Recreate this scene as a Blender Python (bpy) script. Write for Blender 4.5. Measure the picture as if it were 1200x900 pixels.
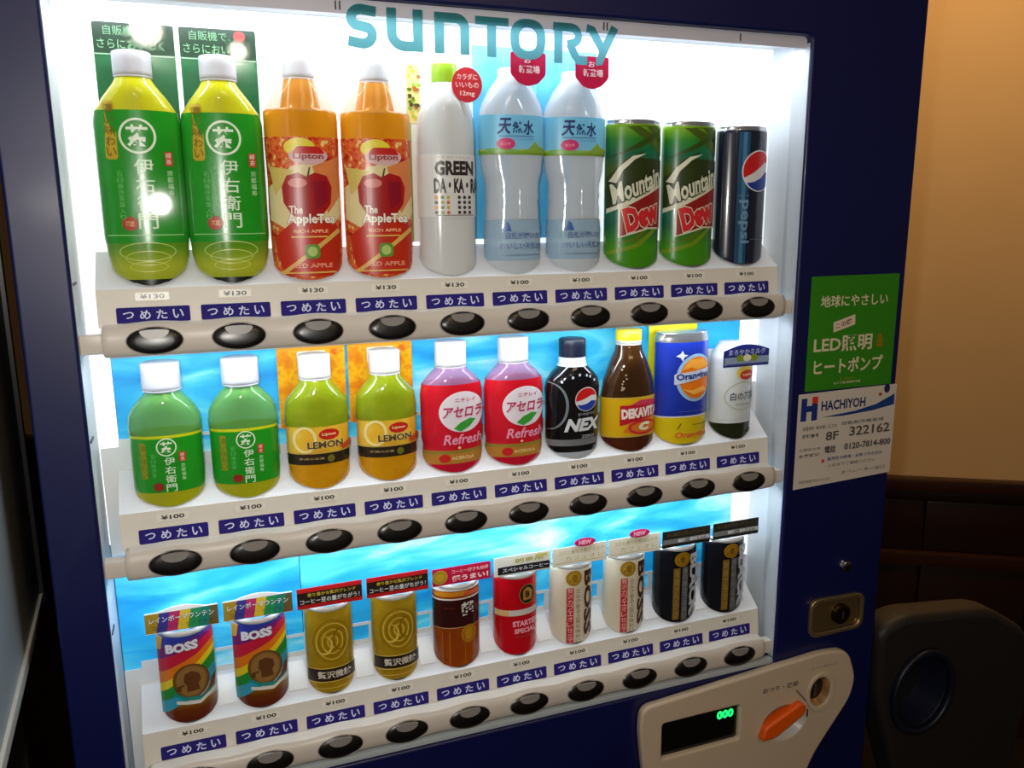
import bpy, bmesh, math, random
from mathutils import Vector, Matrix, noise
from mathutils.geometry import tessellate_polygon
random.seed(7)
for o in list(bpy.data.objects): bpy.data.objects.remove(o)
SC = bpy.context.scene
COL = SC.collection
# ------------------------------------------------------------ camera
CAMLOC = Vector((-0.30103, -0.84073, 0.11469))
cam_d = bpy.data.cameras.new('camera'); cam = bpy.data.objects.new('camera', cam_d); COL.objects.link(cam)
cam_d.sensor_width = 36; cam_d.lens = 979.844 / 1200 * 36; cam_d.clip_start = 0.02
_r = Vector((0.93426927, -0.35650646, -0.00663959)); _u = Vector((0.07780417, 0.18565263, 0.9795303)); _f = Vector((0.34797622, 0.91566164, -0.20118723))
cam.matrix_world = Matrix(((_r.x, _u.x, -_f.x, CAMLOC.x), (_r.y, _u.y, -_f.y, CAMLOC.y), (_r.z, _u.z, -_f.z, CAMLOC.z), (0, 0, 0, 1)))
SC.camera = cam
# ------------------------------------------------------------ light and exposure
SC.view_settings.view_transform = 'Standard'; SC.view_settings.look = 'None'
SC.view_settings.exposure = 0.0; SC.view_settings.gamma = 1.0; SC.view_settings.use_curve_mapping = False
W = bpy.data.worlds.new('room_ambience'); SC.world = W; W.use_nodes = True
W.node_tree.nodes['Background'].inputs[0].default_value = (1.0, 0.74, 0.5, 1); W.node_tree.nodes['Background'].inputs[1].default_value = 0.05
def area(name, loc, target, sx, sy, power, color, spread=math.pi):
    d = bpy.data.lights.new(name, 'AREA'); d.shape = 'RECTANGLE'; d.size = sx; d.size_y = sy; d.energy = power; d.color = color; d.spread = spread
    o = bpy.data.objects.new(name, d); COL.objects.link(o); o.location = loc
    o.rotation_euler = (Vector(target) - Vector(loc)).to_track_quat('-Z', 'Y').to_euler(); return o
LEDC = (0.86, 0.94, 1.0)
area('led_tube_light_top', (-0.003, 0.022, 0.303), (-0.003, 0.050, 0.10), 0.78, 0.012, 0.85, LEDC)
area('led_tube_light_middle', (-0.003, 0.014, -0.0175), (-0.003, 0.050, -0.18), 0.76, 0.010, 0.62, LEDC)
area('led_tube_light_lower', (-0.003, 0.014, -0.2385), (-0.003, 0.050, -0.40), 0.76, 0.010, 0.62, LEDC)
fl = bpy.data.lights.new('camera_flash', 'POINT'); fl.energy = 14.0; fl.shadow_soft_size = 0.012; fl.color = (1.0, 0.95, 0.88)
flo = bpy.data.objects.new('camera_flash', fl); COL.objects.link(flo); flo.location = (-0.345, -0.835, 0.134)
area('room_ceiling_light', (0.3, -1.6, 1.2), (0.3, -0.6, -0.8), 0.9, 0.9, 9.0, (1.0, 0.68, 0.40))
area('wall_downlight', (1.25, 0.25, 1.22), (1.65, 0.9, 0.2), 0.3, 0.3, 17.0, (1.0, 0.64, 0.27))
for nm_, lc_, rad_, pw_ in (('globe_lamp_light', (-0.395, -2.95, 0.83), .060, 7.0), ('globe_lamp_light', (-0.05, -2.95, 0.77), .034, 2.6)):
    pl_ = bpy.data.lights.new(nm_, 'POINT'); pl_.energy = pw_; pl_.shadow_soft_size = rad_; pl_.color = (1.0, 0.9, 0.78)
    po_ = bpy.data.objects.new(nm_, pl_); COL.objects.link(po_); po_.location = lc_

# ------------------------------------------------------------ helpers
def lin(c):
    c = c / 255.0
    return c / 12.92 if c <= 0.04045 else ((c + 0.055) / 1.055) ** 2.4
def rgb(c): return (lin(c[0]), lin(c[1]), lin(c[2]), 1)
_M = {}
def mat(name, c, rough=0.4, metal=0.0, coat=0.0, alpha=1.0, emit=0.0, spec=0.5):
    k = (name,)
    if k in _M: return _M[k]
    m = bpy.data.materials.new(name); m.use_nodes = True
    b = m.node_tree.nodes['Principled BSDF']
    b.inputs['Base Color'].default_value = rgb(c); b.inputs['Roughness'].default_value = rough; b.inputs['Metallic'].default_value = metal
    b.inputs['Coat Weight'].default_value = coat; b.inputs['Coat Roughness'].default_value = 0.08
    b.inputs['Specular IOR Level'].default_value = spec; b.inputs['Alpha'].default_value = alpha
    if emit: b.inputs['Emission Color'].default_value = rgb(c); b.inputs['Emission Strength'].default_value = emit
    _M[k] = m; return m
def ink(c, alpha=1.0):
    return mat('ink_%d_%d_%d' % tuple(c) + ('' if alpha == 1 else '_clear'), c, 0.32, alpha=alpha)
def nodes(m): return m.node_tree.nodes, m.node_tree.links, m.node_tree.nodes['Principled BSDF']
def ramp_mat(name, stops, kind='noise', scale=(60, 60, 60), rough=0.3, detail=2.0, interp='LINEAR', dist=0.0, coat=0.0, vec=None, metal=0.0):
    """procedural colour: noise / z gradient / diagonal wave through a colour ramp, in object space"""
    m = mat(name, (128, 128, 128), rough, coat=coat, metal=metal); n, l, b = nodes(m)
    tc = n.new('ShaderNodeTexCoord'); mp = n.new('ShaderNodeMapping'); mp.inputs['Scale'].default_value = scale
    if vec: mp.inputs['Rotation'].default_value = vec
    l.new(tc.outputs['Object'], mp.inputs['Vector'])
    cr = n.new('ShaderNodeValToRGB'); cr.color_ramp.interpolation = interp
    while len(cr.color_ramp.elements) < len(stops): cr.color_ramp.elements.new(0.5)
    for e, (p, c) in zip(cr.color_ramp.elements, stops): e.position = p; e.color = rgb(c)
    if kind == 'noise':
        t = n.new('ShaderNodeTexNoise'); t.inputs['Scale'].default_value = 1.0; t.inputs['Detail'].default_value = detail; t.inputs['Distortion'].default_value = dist
        l.new(mp.outputs[0], t.inputs['Vector']); l.new(t.outputs['Fac'], cr.inputs[0])
    elif kind == 'voronoi':
        t = n.new('ShaderNodeTexVoronoi'); t.inputs['Scale'].default_value = 1.0
        l.new(mp.outputs[0], t.inputs['Vector']); s = n.new('ShaderNodeSeparateColor'); l.new(t.outputs['Color'], s.inputs[0]); l.new(s.outputs[0], cr.inputs[0])
    elif kind == 'wave':
        t = n.new('ShaderNodeTexWave'); t.inputs['Scale'].default_value = 1.0; t.inputs['Distortion'].default_value = dist; t.inputs['Detail'].default_value = detail
        l.new(mp.outputs[0], t.inputs['Vector']); l.new(t.outputs['Fac'], cr.inputs[0])
    elif kind == 'z':
        s = n.new('ShaderNodeSeparateXYZ'); l.new(mp.outputs[0], s.inputs[0]); l.new(s.outputs[2], cr.inputs[0])
    l.new(cr.outputs[0], b.inputs['Base Color']); return m

def empty(name, loc, label=None, cat=None, group=None):
    o = bpy.data.objects.new(name, None); COL.objects.link(o); o.location = loc; o.empty_display_size = 0.02
    o['wx'] = list(loc)
    if label: o['label'] = label
    if cat: o['category'] = cat
    if group: o['group'] = group
    return o
def wloc(o): return Vector(o['wx'])
def link(name, me, parent=None, loc=(0, 0, 0), kind=None, label=None):
    """loc is a world position; parts are stored relative to their parent"""
    o = bpy.data.objects.new(name, me); COL.objects.link(o); o['wx'] = list(loc)
    if parent is not None: o.parent = parent; o.location = Vector(loc) - wloc(parent)
    else: o.location = loc
    if kind: o['kind'] = kind
    if label: o['label'] = label
    return o
def mesh(name, verts, faces, mats, fm=None, smooth=True, angle=40):
    me = bpy.data.meshes.new(name); me.from_pydata([tuple(v) for v in verts], [], faces)
    for m in mats: me.materials.append(m)
    if fm: me.polygons.foreach_set('material_index', fm)
    if smooth:
        me.polygons.foreach_set('use_smooth', [True] * len(me.polygons)); me.set_sharp_from_angle(angle=math.radians(angle))
    me.update(); return me
def box_mesh(name, x0, x1, y0, y1, z0, z1, m, bevel=0.0, seg=2):
    bm = bmesh.new(); bmesh.ops.create_cube(bm, size=1)
    for v in bm.verts: v.co = Vector(((x0 + x1) / 2 + v.co.x * (x1 - x0), (y0 + y1) / 2 + v.co.y * (y1 - y0), (z0 + z1) / 2 + v.co.z * (z1 - z0)))
    if bevel: bmesh.ops.bevel(bm, geom=bm.edges[:], offset=bevel, segments=seg, affect='EDGES', profile=0.6)
    me = bpy.data.meshes.new(name); bm.to_mesh(me); bm.free(); me.materials.append(m)
    me.polygons.foreach_set('use_smooth', [True] * len(me.polygons)); me.set_sharp_from_angle(angle=math.radians(35)); return me
def box(name, x0, x1, y0, y1, z0, z1, m, parent=None, bevel=0.0, kind=None, label=None):
    """world-space box whose origin is its centre"""
    c = Vector(((x0 + x1) / 2, (y0 + y1) / 2, (z0 + z1) / 2))
    return link(name, box_mesh(name, x0 - c.x, x1 - c.x, y0 - c.y, y1 - c.y, z0 - c.z, z1 - c.z, m, bevel), parent, c, kind, label)
def rrect(cx, cz, w, h, r, n=5):
    r = min(r, w / 2, h / 2); p = []
    for (sx, sz, a0) in ((1, 1, 0), (-1, 1, 90), (-1, -1, 180), (1, -1, 270)):
        for i in range(n + 1):
            a = math.radians(a0 + 90 * i / n); p.append((cx + sx * (w / 2 - r) + r * math.cos(a), cz + sz * (h / 2 - r) + r * math.sin(a)))
    return p
def ell(cx, cz, rx, rz, n=28): return [(cx + rx * math.cos(2 * math.pi * i / n), cz + rz * math.sin(2 * math.pi * i / n)) for i in range(n)]
def rounded(pts, r, n=5):
    """round the corners of a polygon"""
    out = []; N = len(pts)
    for i in range(N):
        p = Vector(pts[i]); a = Vector(pts[i - 1]) - p; b = Vector(pts[(i + 1) % N]) - p
        d = min(r, a.length * .45, b.length * .45); s = p + a.normalized() * d; e = p + b.normalized() * d
        for k in range(n + 1):
            t = k / n; q = s * (1 - t) ** 2 + p * 2 * t * (1 - t) + e * t * t; out.append((q.x, q.y))
    return out
def curve_plate(name, loops, y0, y1, m, bevel=0.0, res=2):
    """extruded x-z outline (with holes) between y0 (front) and y1 (back)"""
    cu = bpy.data.curves.new(name + '_outline', 'CURVE'); cu.dimensions = '2D'; cu.fill_mode = 'BOTH'
    cu.extrude = max((y1 - y0) / 2 - bevel, 0); cu.bevel_depth = bevel; cu.bevel_resolution = res
    if bevel: cu.offset = -bevel
    for lp in loops:
        s = cu.splines.new('POLY'); s.points.add(len(lp) - 1); s.use_cyclic_u = True
        for q, (x, z) in zip(s.points, lp): q.co = (x, z, 0, 1)
    o = bpy.data.objects.new(name, cu); COL.objects.link(o)
    dg = bpy.context.evaluated_depsgraph_get(); me = bpy.data.meshes.new_from_object(o.evaluated_get(dg))
    bpy.data.objects.remove(o); bpy.data.curves.remove(cu)
    me.name = name
    for v in me.vertices: v.co = Vector((v.co.x, (y0 + y1) / 2 - v.co.z, v.co.y))
    me.materials.clear(); me.materials.append(m)
    me.polygons.foreach_set('use_smooth', [True] * len(me.polygons)); me.set_sharp_from_angle(angle=math.radians(35)); return me
# ---------------------------------------------------------------- flat print
_TX = {}
def _raw_text(s, off, res=2):
    k = (s, round(off, 4), res)
    if k in _TX: return _TX[k]
    cu = bpy.data.curves.new('lettering', 'FONT'); cu.body = s; cu.size = 1; cu.resolution_u = res; cu.offset = off; cu.align_x = 'CENTER'; cu.space_line = 0.95
    o = bpy.data.objects.new('lettering', cu); COL.objects.link(o)
    dg = bpy.context.evaluated_depsgraph_get(); me = bpy.data.meshes.new_from_object(o.evaluated_get(dg))
    v = [(p.co.x, p.co.y) for p in me.vertices]; f = [tuple(p.vertices) for p in me.polygons]
    bpy.data.objects.remove(o); bpy.data.curves.remove(cu); bpy.data.meshes.remove(me)
    _TX[k] = (v, f); return _TX[k]
def text2d(s, cx, cz, w, h, bold=0.0, shear=0.0, rot=0.0, extra=0.0):
    v0, _ = _raw_text(s, bold); v, f = _raw_text(s, bold + extra)
    if not v0: return [], []
    xs = [p[0] for p in v0]; ys = [p[1] for p in v0]
    x0, x1, y0, y1 = min(xs), max(xs), min(ys), max(ys); sx = w / max(x1 - x0, 1e-6); sz = h / max(y1 - y0, 1e-6)
    c, sn = math.cos(rot), math.sin(rot); out = []
    for (x, y) in v:
        a = (x - (x0 + x1) / 2) * sx; b = (y - (y0 + y1) / 2) * sz; a += shear * b
        out.append((cx + a * c - b * sn, cz + a * sn + b * c))
    return out, f
def T(s, cx, cz, w, h, c, bold=0.02, shear=0.0, rot=0.0, out=None):
    L = []
    if out: L.append(('t', s, cx, cz, w, h, out[0], bold, shear, rot, out[1]))
    L.append(('t', s, cx, cz, w, h, c, bold, shear, rot, 0.0)); return L
def V(s, cx, ztop, ch, c, bold=0.02, w=None):
    """vertical Japanese line, one character under another"""
    L = []
    for i, k in enumerate(s): L += T(k, cx, ztop - ch * (i + .5), (w or ch * .86), ch * .86, c, bold)
    return L
def P(pts, c): return [('p', pts, c)]
def E(cx, cz, rx, rz, c, n=28): return P(ell(cx, cz, rx, rz, n), c)
def RR(cx, cz, w, h, r, c): return P(rrect(cx, cz, w, h, r, 4), c)
def RING(cx, cz, rx, rz, t, c, n=32): return [('ring', ell(cx, cz, rx, rz, n), ell(cx, cz, rx - t, rz - t, n), c)]
def art(name, items, parent, loc, wrap=None, step=2.6, unit=0.001, gap=0.00012, y=0.0, base=0.00035, label=None):
    """printed layers as one thin mesh; items are in millimetres (x, z); wrap(x, z, off) gives the 3-D point"""
    V_, F_, MI, MT = [], [], [], []
    for li, it in enumerate(items):
        if it[0] == 't':
            v, f = text2d(it[1], it[2], it[3], it[4], it[5], it[7], it[8], it[9], it[10]); c = it[6]
        elif it[0] == 'p':
            v = list(it[1]); f = [tuple(t) for t in tessellate_polygon([[Vector((a, b, 0)) for a, b in v]])]; c = it[2]
        elif it[0] == 'mesh': v, f, c = it[1], it[2], it[3]
        elif it[0] == 'strip':
            v = list(it[1]) + list(it[2]); n = len(it[1]); f = [(i, i + 1, n + i + 1, n + i) for i in range(n - 1)]; c = it[3]
        else:
            v = list(it[1]) + list(it[2]); n = len(it[1]); f = [(i, (i + 1) % n, n + (i + 1) % n, n + i) for i in range(n)]; c = it[3]
        if not v: continue
        if wrap:
            bm = bmesh.new(); bv = [bm.verts.new((a, 0, b)) for a, b in v]
            for t in f:
                try: bm.faces.new([bv[i] for i in t])
                except ValueError: pass
            x0 = min(a for a, b in v); x1 = max(a for a, b in v); k = math.ceil(x0 / step)
            while k * step < x1:
                bmesh.ops.bisect_plane(bm, geom=bm.verts[:] + bm.edges[:] + bm.faces[:], plane_co=(k * step, 0, 0), plane_no=(1, 0, 0)); k += 1
            if wrap != 'flat' and getattr(wrap, 'zstep', None):
                z0 = min(b for a, b in v); z1 = max(b for a, b in v); k = math.ceil(z0 / wrap.zstep)
                while k * wrap.zstep < z1:
                    bmesh.ops.bisect_plane(bm, geom=bm.verts[:] + bm.edges[:] + bm.faces[:], plane_co=(0, 0, k * wrap.zstep), plane_no=(0, 0, 1)); k += 1
            bm.verts.index_update(); v = [(q.co.x, q.co.z) for q in bm.verts]; f = [tuple(q.index for q in g.verts) for g in bm.faces]; bm.free()
        off = base + gap * li; b0 = len(V_)
        m = c if not isinstance(c, tuple) else ink(c)
        if m not in MT: MT.append(m)
        mi = MT.index(m)
        for a, b in v:
            if wrap: V_.append(wrap(a * unit, b * unit, off))
            else: V_.append((a * unit, y - off, b * unit))
        for t in f:
            if len(t) < 3: continue
            p0, p1, p2 = V_[b0 + t[0]], V_[b0 + t[1]], V_[b0 + t[2]]
            ny = (p1[2] - p0[2]) * (p2[0] - p0[0]) - (p1[0] - p0[0]) * (p2[2] - p0[2])
            t = tuple(t) if ny <= 0 else tuple(reversed(t)); F_.append(tuple(b0 + i for i in t)); MI.append(mi)
    me = mesh(name, V_, F_, MT, MI, smooth=False)
    return link(name, me, parent, loc, label=label)

# ---------------------------------------------------------------- drinks
def ellr(r, cap=0.0205): return min(r, cap)
def prof_r(prof, z):
    if z < 22 and prof[0][0] == 0 and prof[0][1] > 24.4:            # full, softly rounded foot
        rb = _pr(prof, 22); return rb * (1 - .13 * max(0, 1 - z / 11) ** 2)
    return _pr(prof, z)
def _pr(prof, z):
    for (z0, r0), (z1, r1) in zip(prof, prof[1:]):
        if z0 <= z <= z1: return r0 + (r1 - r0) * ((z - z0) / max(z1 - z0, 1e-9))
    return prof[-1][1] if z > prof[-1][0] else prof[0][1]
SL = 0.80; SLP = 0.86
def slope(y): return max(0.0, (y + 0.0205) * SLP)
def lathe(name, prof, bands, inflate=0.0, n=44, clamp=True, closed=True, cap=0.0205, ribs=None):
    """prof: [(z_mm, r_mm)] bottom to top; bands: [(z_top_mm, material)]"""
    zs = sorted(set([p[0] for p in prof] + [b[0] for b in bands if prof[0][0] < b[0] < prof[-1][0]]))
    z0, z1 = prof[0][0], prof[-1][0]; ext = []
    for a, b in zip(zs, zs[1:]):
        k = max(1, int((b - a) / (1.6 if a < 24 else 6))); ext += [a + (b - a) * i / k for i in range(k)]
    zs = ext + [zs[-1]]
    V_, F_, MI = [], [], []; mats = []
    for z in zs:
        r = prof_r(prof, z) / 1000 + inflate
        if ribs and ribs[0] < z < ribs[1]: r += 0.0007 * math.sin(z / ribs[2] * 2 * math.pi)
        ry = ellr(r, cap + inflate)
        for i in range(n):
            a = 2 * math.pi * i / n; x = r * math.sin(a); y = -ry * math.cos(a); zz = z / 1000
            if clamp: zz = max(zz, slope(y) + (0.0004 if closed else 0.0006) + 0.0006 * z / 40)
            V_.append((x, y, zz))
    def mi(z):
        for t, m in bands:
            if z < t: break
        if m not in mats: mats.append(m)
        return mats.index(m)
    for k in range(len(zs) - 1):
        for i in range(n):
            j = (i + 1) % n; F_.append((k * n + i, k * n + j, (k + 1) * n + j, (k + 1) * n + i)); MI.append(mi((zs[k] + zs[k + 1]) / 2))
    if closed:
        F_.append(tuple(reversed(range(n)))); MI.append(mi(zs[0] + .01)); F_.append(tuple(range((len(zs) - 1) * n, len(zs) * n))); MI.append(mi(zs[-1] - .01))
    return mesh(name, V_, F_, mats, MI, angle=50)
def wrapper(prof, infl=0.0, cap=0.0205, zstep=None):
    def w(x, z, off):
        r = prof_r(prof, z * 1000) / 1000 + infl + off; ry = ellr(r - off - infl, cap) + infl + off
        xx = max(-r * .985, min(r * .985, x)); y = -ry * math.sqrt(max(0, 1 - (xx / r) ** 2)); return (xx, y, max(z, slope(y) + .001))
    w.zstep = zstep; return w
PITCH = 0.075
ROWZ = (0.0, -0.22091, -0.46214)
BASEZ = (0.0485, 0.0485, 0.0485)
YC = 0.0465
def spot(row, k): return Vector(((k - 4.5) * PITCH, YC, ROWZ[row] + BASEZ[row]))
def copy_tree(o, parent=None):
    c = o.copy(); COL.objects.link(c)
    if parent is not None: c.parent = parent
    for ch in list(o.children): copy_tree(ch, c)
    return c
def knurled_cap(name, parent, loc, z0, z1, r, c, c2=None):
    prof = [(z0, r - .4), (z0 + .6, r), (z1 - 1.6, r), (z1 - .5, r - .6), (z1, r - 1.8)]
    m = mat('cap_plastic_%d_%d_%d' % c, tuple(int(q * .87) for q in c), 0.38)
    bands = [(z0 + 3.5, m), (z1 + 1, c2 or m)]
    me = lathe(name, prof, bands, clamp=False, n=48, cap=.03)
    for v in me.vertices:                                     # grip ridges
        if z0 / 1000 + .004 < v.co.z < z1 / 1000 - .002:
            a = math.atan2(v.co.x, -v.co.y); k = round(a / (2 * math.pi) * 48)
            if k % 2: v.co.x *= .975; v.co.y *= .975
    cp = link(name, me, parent, loc)
    me2 = lathe('tamper_ring', [(z0 - 2.2, r - .9), (z0 - 2.0, r - .2), (z0 - .5, r - .2), (z0 - .3, r - .9)], [(999, m)], clamp=False, cap=.03)
    link('tamper_ring', me2, cp, loc)
    return cp
def flat_card(name, parent, loc, outline, y0, y1, m, label=None, bevel=0.0):
    return link(name, curve_plate(name, [[(a / 1000, b / 1000) for a, b in outline]], y0, y1, m, bevel), parent, loc, label=label)
WHITE = (238, 238, 240)

# materials of the drinks
green_label = ramp_mat('tea_label_green', [(0, (16, 138, 22)), (1, (40, 160, 36))], 'noise', (20, 20, 60), rough=.22, coat=.4)
tea_dark = mat('tea_bottle_green', (34, 120, 30), .12, coat=.6)
tea_yellow = mat('tea_liquid_yellow', (206, 202, 30), .12, coat=.5)
tea_base = ramp_mat('tea_base_yellow_green', [(0, (150, 165, 30)), (.5, (176, 186, 48)), (1, (96, 150, 30))], 'z', (1, 1, 28), rough=.12, coat=.6)  # yellow-green bottle base, greener towards its top
blackish = mat('dark_print', (22, 30, 22), .3)
def clear(name, c, a=.55): return mat(name, c, 0.1, alpha=a, coat=.3)

def tea_seal(u, z, r): return RING(u, z, r, r, r * .13, (226, 240, 214)) + T('茶', u, z, r * 1.25, r * 1.25, (226, 240, 214), .025)

def big_green_tea(loc, label, group):
    t = empty('green_tea_bottle', loc, label, 'bottle', group)
    prof = [(0, 24), (3, 28), (12, 32.5), (28, 36), (46, 37.3), (150, 37.3), (160, 35.5), (172, 28), (184, 19), (190, 15.5), (196, 15)]
    link('bottle_body', lathe('bottle_body', prof, [(6, blackish), (44, tea_base), (160, tea_dark), (200, tea_yellow)]), t, loc)
    lp = [(40, 36.6), (46, 37.3), (150, 37.3), (160, 35.5)]
    lb = link('label_sleeve', lathe('label_sleeve', lp, [(999, green_label)], .0004, closed=False), t, loc)
    wr = wrapper(prof, .0004)
    it = RR(-23, 142, 10.5, 52, 3, (196, 164, 40)) + V('濃い味わい', -23, 166, 9.6, (120, 96, 20), .01)
    it += tea_seal(0, 137, 16)
    it += V('伊右衛門', 3, 118, 16.5, (214, 238, 204), .01, w=17)
    it += RR(25, 117, 6.5, 13, 1, (196, 44, 36)) + V('緑茶', 25, 123, 5.8, (240, 220, 200), .01)
    it += V('京都福寿', 25, 107, 6, (205, 235, 190), .0)
    it += E(-13, 58, 7, 6.5, (176, 62, 40)) + T('茶匠', -13, 58, 8, 5, (230, 190, 120), .02) + V('石臼挽き茶葉入り', -18, 106, 5.6, (120, 196, 110), .0)
    it += P([(-33, 47), (33, 47), (33, 48), (-33, 48)], (150, 210, 130))
    art('label_lettering', it, lb, loc, wr)
    wr2 = wrapper(prof, .0002)
    art('base_ridges', RING(0, 32, 25, 9, 1.0, (186, 206, 110)) + RING(0, 26, 20, 7, .9, (196, 206, 90)) + RING(0, 18, 17, 5, .8, (200, 208, 90)), t, loc, wr2)
    knurled_cap('cap', t, loc, 192, 213, 17, (228, 226, 232))
    cardm = ramp_mat('tea_card_green', [(0, (14, 74, 40)), (.6, (34, 110, 66)), (1, (90, 160, 124))], 'noise', (9, 9, 26), rough=.14, coat=1.0)
    cd = flat_card('backing_card', t, loc, rrect(3, 150, 70.5, 184, 2), .0203, .0208, cardm)
    it = RR(3, 228.5, 69.5, 27, 2, (12, 56, 32)) + T('自販機で、', -4, 235, 38, 8.5, (120, 176, 130), .0) + T('さらにおいしく', 0, 223, 58, 8.5, (136, 190, 144), .0) + E(23, 236, 5.5, 5, (196, 70, 62)) + RR(3, 213.6, 69.5, 1.2, .3, (150, 190, 160))
    art('card_lettering', it, cd, loc, y=.0203)
    return t
def apple_tea(loc, label, group):
    t = empty('apple_tea_bottle', loc, label, 'bottle', group)
    prof = [(0, 27), (3, 30), (14, 33.5), (30, 35), (70, 35.5), (100, 35), (140, 36), (164, 36), (172, 32), (186, 22), (195, 15), (200, 14)]
    am = ramp_mat('apple_tea_liquid', [(0, (214, 128, 8)), (1, (236, 160, 30))], 'noise', (30, 30, 20), rough=.1, coat=.6)
    lab = ramp_mat('apple_label_leaves', [(.28, (140, 20, 18)), (.42, (206, 50, 20)), (.5, (230, 120, 50)), (.56, (206, 46, 26)), (.64, (236, 186, 100)), (.74, (250, 220, 140))], 'noise', (150, 150, 120), rough=.25, detail=3, coat=.3)
    prof2 = [p for p in prof if p[0] <= 164] + [(166, 34), (168, 20), (186, 16.5), (197, 14.5)]
    bd_ = link('bottle_body', lathe('bottle_body', prof2, [(999, am)]), t, loc)
    link('clear_shoulder', lathe('clear_shoulder', [p for p in prof if p[0] >= 164] , [(999, clear('shoulder_clear', (214, 160, 90), .30))], .0003, clamp=False, closed=False), bd_, loc)
    lb = link('label_sleeve', lathe('label_sleeve', [p for p in prof if p[0] < 141], [(999, lab)], .0004, closed=False), t, loc)
    cream = (232, 214, 160); gold = (222, 178, 90)
    it = P([(-35, 60), (-35, 92), (-14, 112), (16, 118), (35, 104), (35, 66), (22, 52), (-20, 50)], cream)
    it += P([(6, 112), (34, 122), (34, 84), (20, 66)], (222, 130, 70)) + P([(-34, 112), (-12, 108), (-30, 84)], (214, 190, 100))
    it += P([(-32, 44), (-16, 58), (14, 60), (33, 52), (33, 4), (-30, 4)], (196, 44, 18))
    it += E(-5, 130, 15, 9, (232, 214, 50)) + E(3, 122, 19, 8.5, (216, 176, 176)) + P(rounded([(-13, 124), (-8, 131), (14, 131), (20, 124)], 3), (192, 26, 24)) + T('Lipton', 3, 121, 30, 7, (150, 40, 52), .03)
    ap = [(0, 102), (8, 106), (20, 103), (25, 92), (23, 76), (14, 64), (4, 61), (-6, 61), (-16, 65), (-23, 77), (-24, 92), (-19, 103), (-8, 106)]
    it += P(ap, (166, 16, 22)) + E(-9, 96, 9, 4.5, (214, 130, 120)) + P([(6, 98), (20, 98), (20, 78), (8, 70)], (140, 8, 34)) + P([(0, 102), (2, 102), (4, 111), (2.5, 111)], (96, 60, 30))
    it += T('The', -12, 70, 13, 8, (250, 240, 225), .02) + T('AppleTea', 3, 60, 48, 12, (252, 244, 230), .03, out=((150, 20, 20), .03)) + T('RICH APPLE', 2, 49, 34, 3.2, (250, 200, 150), .02)
    it += RR(0, 43.5, 36, 1.6, .6, gold) + P([(-30, 8), (-26, 6), (32, 48), (30, 52)], gold) + RR(2, 29, 15, 14, 4, (96, 150, 52)) + E(2, 29, 5, 5, (180, 206, 110)) + T('RED APPLE', 2, 15, 40, 4.5, (240, 160, 130), .02) + RR(0, 8, 52, 1.6, .5, gold)
    art('label_lettering', it, lb, loc, wrapper(prof, .0004))
    knurled_cap('cap', t, loc, 197, 220, 15.5, (236, 234, 238))
    return t
def barley_water(loc, label, group=None):
    t = empty('clear_drink_bottle', loc, label, 'bottle', group)
    prof = [(0, 27), (4, 30), (20, 31.5), (145, 31.5), (165, 30), (178, 25), (188, 18), (194, 14), (200, 13.5)]
    bm_ = mat('milky_drink', (214, 216, 216), .12, coat=.6)
    link('bottle_body', lathe('bottle_body', prof, [(999, bm_)]), t, loc)
    lb = link('label_sleeve', lathe('label_sleeve', [(62, 31.5), (126, 31.5)], [(999, mat('pearl_label', (226, 224, 222), .3))], .0004, closed=False), t, loc)
    k = (44, 34, 32)
    it = T('カラダにうれしい', 3, 123, 38, 2.2, (120, 110, 100), .0) + T('GREEN', 4, 112, 44, 15, k, .05) + T('DA・KA・RA', 7, 94, 52, 15, k, .045)
    cs = [(222, 150, 50), (206, 96, 60), (120, 150, 60), (90, 80, 70), (196, 176, 70), (60, 110, 60)]
    for i in range(6):
        for j in range(4):
            x = -17 + i * 6 + (6 if i > 2 else 0)
            it += E(x, 82 - j * 5.2, 1.9, 1.9, cs[(i * 5 + j * 3) % 6] if i < 3 else (70, 62, 52), 10)
    it += RR(3, 63.5, 42, 1.2, .3, (150, 145, 140))
    art('label_lettering', it, lb, loc, wrapper(prof, .0004))
    knurled_cap('cap', t, loc, 196, 218, 13.6, (160, 206, 24))
    cd = flat_card('backing_card', t, loc, rrect(0, 130, 74, 190, 3), .0203, .0208, mat('card_white', (236, 238, 236), .3))
    it = RR(-34.6, 98, 5, 124, .5, (164, 206, 70)) + RR(34.6, 98, 5, 124, .5, (164, 206, 70)) + RR(-29, 190, 14, 60, 3, (236, 228, 150))
    for i in range(26): it += E(-34 + random.random() * 11, 163 + random.random() * 54, 1.6 + random.random() * 1.3, 1.6 + random.random(), random.choice([(110, 120, 30), (222, 196, 60), (190, 110, 50), (80, 80, 40), (160, 200, 70)]), 10)
    art('card_print', it, cd, loc, y=.0203)
    bd = link('round_badge', curve_plate('round_badge', [[(a / 1000, b / 1000) for a, b in ell(19, 196, 16.5, 17.5)]], -.0185, -.0175, mat('badge_red', (216, 48, 62), .35)), t, loc)
    art('badge_lettering', T('カラダに', 19, 204, 22, 6, (255, 226, 224), .01) + T('いいもの', 19, 196, 25, 6, (255, 226, 224), .01) + T('12mg', 19, 187, 16, 6, (255, 226, 224), .02), bd, loc, y=-.0185)
    link('badge_stem', box_mesh('badge_stem', .008, .014, -.0176, -.010, .190, .197, mat('clear_stem', (220, 225, 228), .2)), t, loc)
    return t
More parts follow.
